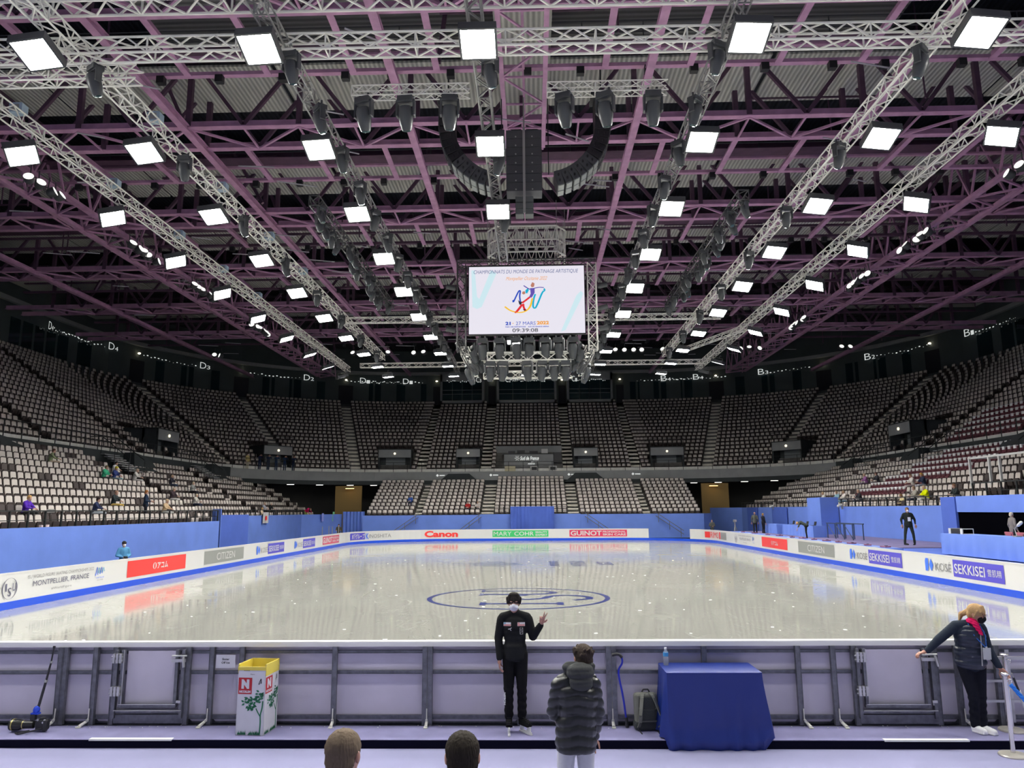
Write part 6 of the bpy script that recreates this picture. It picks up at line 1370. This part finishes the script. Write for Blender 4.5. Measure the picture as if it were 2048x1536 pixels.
# camera with long lens and monopod lying by the barrier
t = thing('telephoto_camera', 'black camera with long lens lying on the platform, monopod standing up', 'camera', (-6.23, -30.40, .0))
obj('lens_barrel', MB().lathe([(.03, 0), (.048, .01), (.05, .1), (.052, .16), (.066, .19), (.07, .30), (.072, .31), (.06, .315)], (.0, 0, .085), 24, rot=rotm(0, -PI / 2, 0)), mat('lens_black', (.02, .02, .018), .25), t, smooth=True)
o = obj('lens_ring', MB().lathe([(.0735, .27), (.0735, .285)], (0, 0, .085), 24, rot=rotm(0, -PI / 2, 0)).lathe([(.0535, .14), (.0535, .15)], (0, 0, .085), 24, rot=rotm(0, -PI / 2, 0)), mat('lens_gold', (.5, .42, .15), .3, .6), t)
mb = MB(); mb.box((.10, 0, .085), (.15, .09, .13)); mb.box((.10, 0, .16), (.07, .06, .04)); mb.box((.16, -.03, .08), (.05, .06, .14)); obj('camera_body', mb, M_black, t, bevel=.018)
mb = MB()
for x, z in ((.13, .12), (.06, .15), (.15, .15)): mb.rod((x, -.05, z), (x, -.04, z), .012, n=10)
obj('dial', mb, M_frameL, t)
mb = MB(); mb.tube(smoothpts([(.12, -.05, .05), (.02, -.1, .03), (-.1, -.16, .012), (-.18, -.10, .01), (-.16, -.1, .012), (-.02, -.07, .03)], 5), .009, 6); obj('neck_strap', mb, M_black, t, smooth=True)
m_ = obj('monopod', MB().rod((.0, .02, .24), (.055, .06, .60), .017, .016, 12).rod((.055, .06, .60), (.09, .08, .84), .013, .012, 12).rod((.09, .08, .84), (.105, .09, 1.02), .010, .009, 12), M_black, t)
mb = MB(); mb.rod((.054, .06, .595), (.059, .062, .625), .021, n=12); mb.rod((.088, .08, .835), (.092, .082, .86), .017, n=12); obj('twist_lock', mb, M_fixL, m_)
obj('monopod_foot', MB().rod((.105, .09, 1.02), (.108, .092, 1.05), .016, n=12), M_black, m_); mb = MB(); mb.box((-.01, .01, .22), (.1, .06, .02)); mb.ell((-.005, .015, .26), (.042, .042, .055)); obj('monopod_head', mb, mat('wrap_blue', (.01, .06, .60), .6), m_)
obj('lens_foot', MB().bb((-.06, -.02, .14), (.0, .03, .215)), M_black, t)
# rope barrier
def stanchion(label, x, y, z0):
    t = thing('rope_stanchion', label, 'stanchion', (x, y, z0)); obj('base_plate', MB().lathe([(.155, 0), (.158, .01), (.15, .022), (.03, .034)], n=40), mat('stanchion_base', (.60, .57, .50), .3, .4), t, smooth=True)
    obj('pole', MB().lathe([(.026, .03), (.026, .90)], n=24), M_chrome, t, smooth=True); obj('cap', MB().lathe([(.026, .895), (.05, .915), (.052, .925), (.03, .935)], n=24), M_chrome, t, smooth=True); obj('rope_hook', MB().tube([(.0, -.02, .86), (.05, -.03, .86), (.055, -.03, .83)], .009), M_chrome, t); return t
stanchion('chrome rope stanchion with a broad round base on the lavender floor', 5.93, -30.98, -.10); stanchion('chrome rope stanchion standing on the platform beside the woman\'s hand', 6.33, -30.33, .0)
mb = MB(); c0, c1 = (5.98, -31.0, .70), (6.75, -30.9, .10)
cl = [(c0[0] + (c1[0] - c0[0]) * q, c0[1] + (c1[1] - c0[1]) * q, c0[2] + (c1[2] - c0[2]) * q - .10 * math.sin(PI * q)) for q in np.linspace(0, 1, 60)]
for ph in range(3): mb.tube([(p[0] + .012 * math.cos(i * .75 + ph * 2.1), p[1] + .012 * math.sin(i * .75 + ph * 2.1), p[2] + .006 * math.cos(i * .75 + ph * 2.1)) for i, p in enumerate(cl)], .013, 6)
setp(obj('barrier_rope', mb, mat('rope_blue', (.02, .24, .80), .5), smooth=True), 'twisted bright blue rope hanging from the chrome stanchion', 'rope')
t = thing('striped_pole', 'black and white pole leaning by the rope stanchions', 'pole'); 
for i, (a, b_) in enumerate(((0, .08), (.08, .32), (.32, .72), (.72, 1))): P0, P1 = Vector((6.33, -30.45, .72)), Vector((6.62, -30.3, .02)); obj('pole_section', MB().rod(P0.lerp(P1, a), P0.lerp(P1, b_), (.008, .014, .022, .014)[i], n=12), (M_fixL, M_black, mat('pole_white', (.8, .8, .8), .4), M_black)[i], t)
mb = MB(); mb.box((2.62, -31.15, -.134), (.10, .025, .008), rotm(0, 0, .4)); setp(obj('paper_scrap', mb, M_white), 'scrap of white paper on the floor in front of the table', 'paper')
mb = MB(); r_ = random.Random(9)
for k in range(110):
    x, y = r_.uniform(-11, 10), r_.choice((r_.uniform(-27, -14), r_.uniform(-20, 5))); s_ = r_.uniform(.012, .05); mb.box((x, y, .006), (s_ * 2, s_, .008), rotm(0, 0, r_.uniform(0, 3)))
for k in range(60): x, y = r_.uniform(-6, 6), r_.uniform(-30.25, -30.12); mb.box((x, y, .004), (.012, .01, .006), rotm(0, 0, r_.uniform(0, 3)))
setp(obj('ice_shavings', mb, mat('snow_white', (.9, .9, .88), .7)), 'scattered white ice chips on the ice and by the barrier foot', 'ice chips', kind='stuff')

# ------------------------------------------------------------ judges' side
mb = MB(); mb.bb((16.7, -4.0, 0), (22.1, 24, .93)); struct('floor_judges_platform', mb, mat('platform_mauve', (.20, .17, .33), .9, noise=.1, nscale=1)); mb = MB(); mb.bb((16.65, -4.05, 0), (22.1, -4.0, .90)); mb.bb((16.65, -4.0, 0), (16.69, 24, .9)); struct('trim_7', mb, M_navy)
mb = MB(); mb.bb((16.5, -16, 0), (21.2, -4.1, .90)); struct('floor_judges_riser', mb, M_bluedk)
def clothtable(label, x0, x1, y0, y1, z0, z1, m=M_blue, name='judges_table'):
    t = thing(name, label, 'table', ((x0 + x1) / 2, (y0 + y1) / 2, z0)); hx, hy, h = (x1 - x0) / 2, (y1 - y0) / 2, z1 - z0
    obj('tabletop', MB().bb((-hx, -hy, h - .03), (hx, hy, h)), m, t)
    per = []; 
    for (ax_, ay_), (bx_, by_) in (((-hx, -hy), (hx, -hy)), ((hx, -hy), (hx, hy)), ((hx, hy), (-hx, hy)), ((-hx, hy), (-hx, -hy))):
        Ls = math.hypot(bx_ - ax_, by_ - ay_); k_ = max(2, int(Ls / .09)); 
        for i in range(k_): per.append((ax_ + (bx_ - ax_) * i / k_, ay_ + (by_ - ay_) * i / k_, (by_ - ay_) / Ls, -(bx_ - ax_) / Ls))
    vs = []; n = len(per)
    for q in (1, .6, .25, 0):
        for i, (x, y, nx, ny) in enumerate(per): o = .006 + (1 - q) * .03 * (1 + math.sin(i * .8 + math.sin(i * .31))); vs.append((x + nx * o, y + ny * o, h * q * .99 + .01))
    mb = MB(); mb.add(vs, [(l * n + i, (l + 1) * n + i, (l + 1) * n + (i + 1) % n, l * n + (i + 1) % n) for l in range(3) for i in range(n)]); obj('table_skirt', mb, m, t, smooth=True); return t
clothtable('long low blue-draped judges\' table running right behind the barrier', 15.55, 16.35, -6.8, 19.5, 0, 1.04)
clothtable('tall blue-draped table in front of the black doorway', 16.9, 17.8, -15.5, -8.9, .93, 1.74)
clothtable('small blue-draped table near the two standing people', 18.2, 19.0, 16.2, 18.9, .93, 1.62)
clothtable('blue-draped table carrying four laptops', 18.2, 19.0, 8.9, 14.8, .93, 1.66)
lp0 = None
for y in (9.8, 11.2, 12.6, 13.9):
    if lp0 is None:
        lp0 = thing('laptop', 'open black laptop on the blue-draped table', 'laptop', (18.55, y, 1.665), -PI / 2, 'laptops on the blue-draped table'); obj('keyboard_base', MB().bb((-.18, -.12, 0), (.18, .12, .02)), M_black, lp0); obj('screen_lid', MB().box((0, .15, .13), (.36, .02, .25), rotm(-.25, 0, 0)), M_black, lp0)
    else: dup(lp0, (18.55, y, 1.665))
pd0 = None
for k, y in enumerate((-6.0, -4.2, -2.4, -.8, .8, 2.6, 4.4, 6.2, 8.6, 11, 14, 17)):
    if pd0 is None:
        pd0 = thing('judging_console', 'small reddish console with papers on the long judges\' table', 'console', (15.95, y, 1.045), .3, 'consoles on the long judges\' table'); obj('console_case', MB().box((0, 0, .035), (.30, .34, .06)), mat('console_red', (.30, .12, .20), .5), pd0, bevel=.01); obj('paper_sheet', MB().bb((-.3, .25, 0), (-.02, .65, .006)), M_white, pd0); obj('console_knob', MB().box((0, -.05, .075), (.1, .1, .02)), M_black, pd0)
    else: dup(pd0, (15.95, y, 1.045), .3 * (-1) ** k)
t = thing('scaffold_frame', 'dark blue-grey scaffold frame standing against the tall blue box', 'frame', (19.2, 6.4, .93)); M_sc = mat('scaffold_steel', (.06, .09, .16), .5, .4)
for y in (-1.9, -.65, .65, 1.9):
    for x in (-.3, .3): obj('post', MB().rod((x, y, 0), (x, y, .92), .035), M_sc, t)
for x in (-.3, .3): obj('top_rail', MB().bar((x, -2, .92), (x, 2, .92), .06), M_sc, t)
for k in range(3): obj('brace', MB().rod((-.3, -1.9 + 1.27 * k, .05), (-.3, -.65 + 1.27 * k, .9), .025), M_sc, t)
t = thing('equipment_case', 'black case with pale ends on the tall draped table', 'case', (17.35, -9.6, 1.745), 0); obj('case_body', MB().box((0, 0, .1), (.42, 1.0, .2)), M_black, t, bevel=.02)
for y in (-.42, .42): obj('pale_end', MB().box((0, y, .1), (.44, .16, .215)), mat('case_pale', (.6, .6, .55), .5), t)
t = thing('desk_microphone', 'white desk lamp-like microphone arm on the tall draped table', 'microphone', (17.3, -13.2, 1.745)); obj('arm', MB().tube([(0, 0, 0), (0, .1, .28), (0, -.15, .42)], .015), M_fixL, t); obj('mic_head', MB().cap((0, -.12, .4), (0, -.3, .5), .05, .06), M_white, t, smooth=True); obj('mic_base', MB().box((0, 0, .02), (.2, .2, .04)), M_fixL, t)
c0 = None
for y in (-10.7, -11.4, -13.9):
    if c0 is None:
        c0 = thing('red_chair', 'mauve-red chair back showing over the tall draped table', 'chair', (18.3, y, .93), 0, 'mauve-red chairs behind the tall draped table'); M_ch = mat('chair_red', (.42, .12, .17), .6)
        obj('backrest', MB().box((.25, 0, .72), (.05, .5, .38)), M_ch, c0, bevel=.02); obj('seat', MB().box((0, 0, .45), (.45, .48, .06)), M_ch, c0, bevel=.02)
        for x in (-.2, .22):
            for yy in (-.2, .2): obj('leg', MB().rod((x, yy, 0), (x, yy, .45 if x < 0 else .85), .014), M_fix, c0)
    else: dup(c0, (18.3, y, .93))
railing('thin grey railing in front of the black doorway', [(19.6, -10.2), (19.6, -16)], .92, 1.2, 1.6)
t = thing('video_camera', 'small camera on a stand at the end of the platform', 'camera', (17.6, 25.5, .0)); obj('camera_body', MB().box((0, 0, 1.75), (.2, .45, .2)), M_fixL, t, bevel=.02); obj('tripod_head', MB().rod((0, 0, 1.4), (0, 0, 1.65), .05), M_fixL, t)
for a in (0, 2.1, 4.2): obj('leg', MB().rod((0, 0, 1.4), (.4 * math.cos(a), .4 * math.sin(a), 0), .03), M_fixL, t)
for y, lab in ((13.6, 'white camera mounted on the top edge of the blue drape wall'), (-.6, 'white camera mounted where the blue wall meets the blue block'), (29.0, 'small white camera on the top edge of the distant blue wall')):
    t = thing('wall_camera', lab, 'camera', (22.0, y, 2.9)); obj('camera_body', MB().cap((0, 0, .1), (-.25, -.1, .02), .09, .1), mat('camera_white', (.7, .7, .66), .4), t, smooth=True); obj('mount', MB().box((.05, 0, -.05), (.12, .12, .3)), M_fixL, t)
t = thing('white_handrail', 'thick white handrail standing among the seats above the black doorway', 'railing', (24.6, .6, 0)); M_wr = mat('handrail_white', (.62, .62, .60), .5)
obj('top_rail', MB().bar((0, 1.5, 5.45), (0, -7, 5.45), .10).bar((0, 1.5, 5.45), (1.8, 1.6, 5.5), .08), M_wr, t)
for y in (1.4, -.4, -1.3): obj('post', MB().bar((0, y, 3.5), (0, y, 5.45), .11), M_wr, t)
# left side clutter
M_tri = M_fix
t = thing('camera_tripod', 'light grey camera tripod at the railing beside the purple coat', 'tripod', (-21.2, -7.3, 1.9)); obj('camera_body', MB().box((0, 0, 1.0), (.3, .16, .16), rotm(0, 0, .6)), M_fixL, t, bevel=.02)
for a in (.3, 2.4, 4.5): obj('leg', MB().rod((0, 0, .9), (.38 * math.cos(a), .38 * math.sin(a), 0), .022), M_tri, t)
mb = MB(); mb.prism([(-.24, 0), (.24, 0), (.26, .42), (.16, .40), (0, .30), (-.16, .40), (-.26, .42)], lambda u, v, s: (-20.65 + .12 * s, -8.6 + u, 1.9 + v)); setp(obj('shopping_bag', mb, mat('bag_pink_white', (.75, .60, .58), .7)), 'pale pink and white carrier bag hanging at the railing under the purple coat', 'bag')
def banner(label, x, y, z0, z1, w_, m, extra=None):
    t = thing('hanging_banner', label, 'banner', (x, y, z0)); mb = MB(); n_ = 10; vs = []
    for k in range(n_ + 1):
        for zz in (0, z1 - z0): vs += [(.03 * math.sin(k * 1.3 + zz), -w_ / 2 + w_ * k / n_, zz), (.03 * math.sin(k * 1.3 + zz) - .02, -w_ / 2 + w_ * k / n_, zz)]
    fs = []
    for k in range(n_):
        a = 4 * k; fs += [(a, a + 4, a + 6, a + 2), (a + 1, a + 3, a + 7, a + 5), (a, a + 1, a + 5, a + 4), (a + 2, a + 6, a + 7, a + 3)]
    mb.add(vs, fs + [(0, 2, 3, 1), (4 * n_, 4 * n_ + 1, 4 * n_ + 3, 4 * n_ + 2)]); obj('banner_cloth', mb, m, t)
    if extra: extra(t)
def sun(t): mb = MB(); mb.rod((.045, 0, .42), (.06, 0, .42), .2, n=20); obj('red_disc', mb, M_red, t)
banner('white flag with a red disc hanging over the blue wall', -22.45, 23.5, 1.85, 2.75, 1.3, M_white, sun)
banner('purple and pale blue banner hanging under the person in pink', -21.0, 35.8, 1.8, 2.6, .7, mat('banner_violet', (.30, .35, .80), .7)); banner('green banner hanging over the blue wall', -20.3, 37.3, 1.8, 2.75, .7, mat('banner_green', (.25, .70, .30), .7))
t = thing('flatbed_cart', 'wooden flatbed cart with upright poles in front of the blue wall', 'cart', (-18.2, 28.5, 0)); obj('deck', MB().box((0, 0, .62), (1.1, 2.6, .1)), mat('cart_wood', (.28, .17, .12), .7), t)
for x in (-.45, .45):
    for y in (-1.1, 1.1): obj('wheel', MB().rod((x - .03, y, .12), (x + .03, y, .12), .12, n=16), M_black, t); obj('pole', MB().rod((x, y, .12), (x, y, 1.45), .035), M_fixL, t)
person('worker in dark clothes pushing the flatbed cart', (-18.0, 30.6, 0), .2, dict(STAND, wrL=(.2, -.3, 1.1), wrR=(-.2, -.3, 1.1)), (.10, .09, .06), (.35, .37, .38), sc_=.95)
# control desk in the middle of the upper tier
t = thing('control_desk', 'grey control desk with the Sud de France Arena logo in the upper stand', 'desk', (-.2, UY + UR + 1.9, 7.15))
obj('desk_front', MB().bb((-2.9, -.1, .55), (2.9, .1, 2.1)), M_fascia, t); obj('desk_top', MB().bb((-3.0, -.1, 2.1), (3.0, 1.4, 2.18)), M_fasciadk, t); obj('rear_wall', MB().bb((-4.0, 2.4, .5), (4.0, 2.5, 3.3)), M_fascia, t)
mb = MB(); g = lambda u, v: (u, -.105, v)
for a in range(6): stroke(mb, g, [(-1.35 + .08 * math.cos(a * PI / 3), 1.65 + .08 * math.sin(a * PI / 3)), (-1.35 + .3 * math.cos(a * PI / 3), 1.65 + .3 * math.sin(a * PI / 3))], .05)
text(mb, 'Sud de France', g, -1.0, 1.2, 1.42, 1.88, shear=.3, bold=.02); stroke(mb, g, smoothpts([(.3, 1.2), (.8, 1.27), (1.2, 1.25)], 4), .05); text(mb, 'ARENA', g, -.1, .75, .9, 1.08, bold=.02); obj('desk_logo', mb, M_sign, t)
obj('equipment_row', MB().box((-2.0, .6, 2.35), (.8, .5, .35)).box((-.9, .6, 2.4), (.9, .4, .45)).box((.6, .6, 2.35), (1.0, .5, .35)).box((3.4, .3, 1.7), (.9, .9, 1.2)), M_black, t)
obj('white_monitor', MB().box((1.9, .9, 2.55), (.75, .08, .5)), M_white, t)
for i, (x, m, lab) in enumerate(((-2.35, mat('case_yellow', (.6, .55, .35), .5), 'pale yellow flight case in front of the control desk'), (.45, M_fixL, 'silver edged flight case in front of the control desk'), (2.6, M_fixL, 'smaller silver edged flight case in front of the control desk'))):
    c = thing('flight_case', lab, 'case', (x, UY + UR + .75, 7.17)); obj('case_body', MB().box((0, 0, .35), (1.25 if i == 0 else .95, .5, .62)), m, c, bevel=.04); obj('case_inset', MB().box((0, -.26, .35), (.6, .03, .35)), M_black if i else m, c)
for side in (-1, 1):
    mb = MB(); mb.bb((side * 2.0 - .9 if False else side * 3.45 - .5, UY + UR + .3, 7.15), (side * 3.45 + .5, UY + UR + 3.6, 7.3)); struct('desk_steps', mb, M_stair)
# doorway walls beside the far lower block, amber light put into their colour
for s_ in (-1, 1):
    mb = MB(); mb.bb((s_ * 19.0, 44.2, 0), (s_ * 22.0, 44.4, 5.6)); struct('wall_amber_lit', mb, mat('amber_lit_wall', (.30, .20, .07), .8))
    c = thing('amber_wall_light', 'warm wall light in the %s passage beside the far lower block' % ('photographer-side' if s_ < 0 else 'judge-side'), 'light', (s_ * 20.2, 43.5, 5.3)); obj('lamp_glass', MB().box((0, 0, 0), (.9, .25, .08)), mat('amber_lamp', (1, .7, .3), .5, emit=(1, .62, .22), es=1.6), c); obj('lamp_case', MB().box((0, 0, .08), (1.0, .3, .1)), M_black, c)
# small downlights under the balcony edge
dl = None
for x in (-26, -23.5, -20.5, -18, 18.5, 21, 23.5, 26):
    d_ = abs(x); y = UY + math.sqrt(max(0, (UR - 1.0) ** 2 - max(0, d_ - UX) ** 2)) if d_ > UX else UY + UR
    if dl is None: dl = thing('downlight', 'small oblong downlight under the grey balcony edge', 'light', (x, y + 1.2, 5.7), 0, 'downlights under the balcony'); obj('light_face', MB().box((0, 0, 0), (.7, .3, .05)), mat('downlight_face', (1, 1, 1), .5, emit=(1, .98, .9), es=1.3), dl); obj('light_rim', MB().box((0, 0, .04), (.8, .4, .04)), M_fix, dl)
    else: dup(dl, (x, y + 1.2, 5.7))
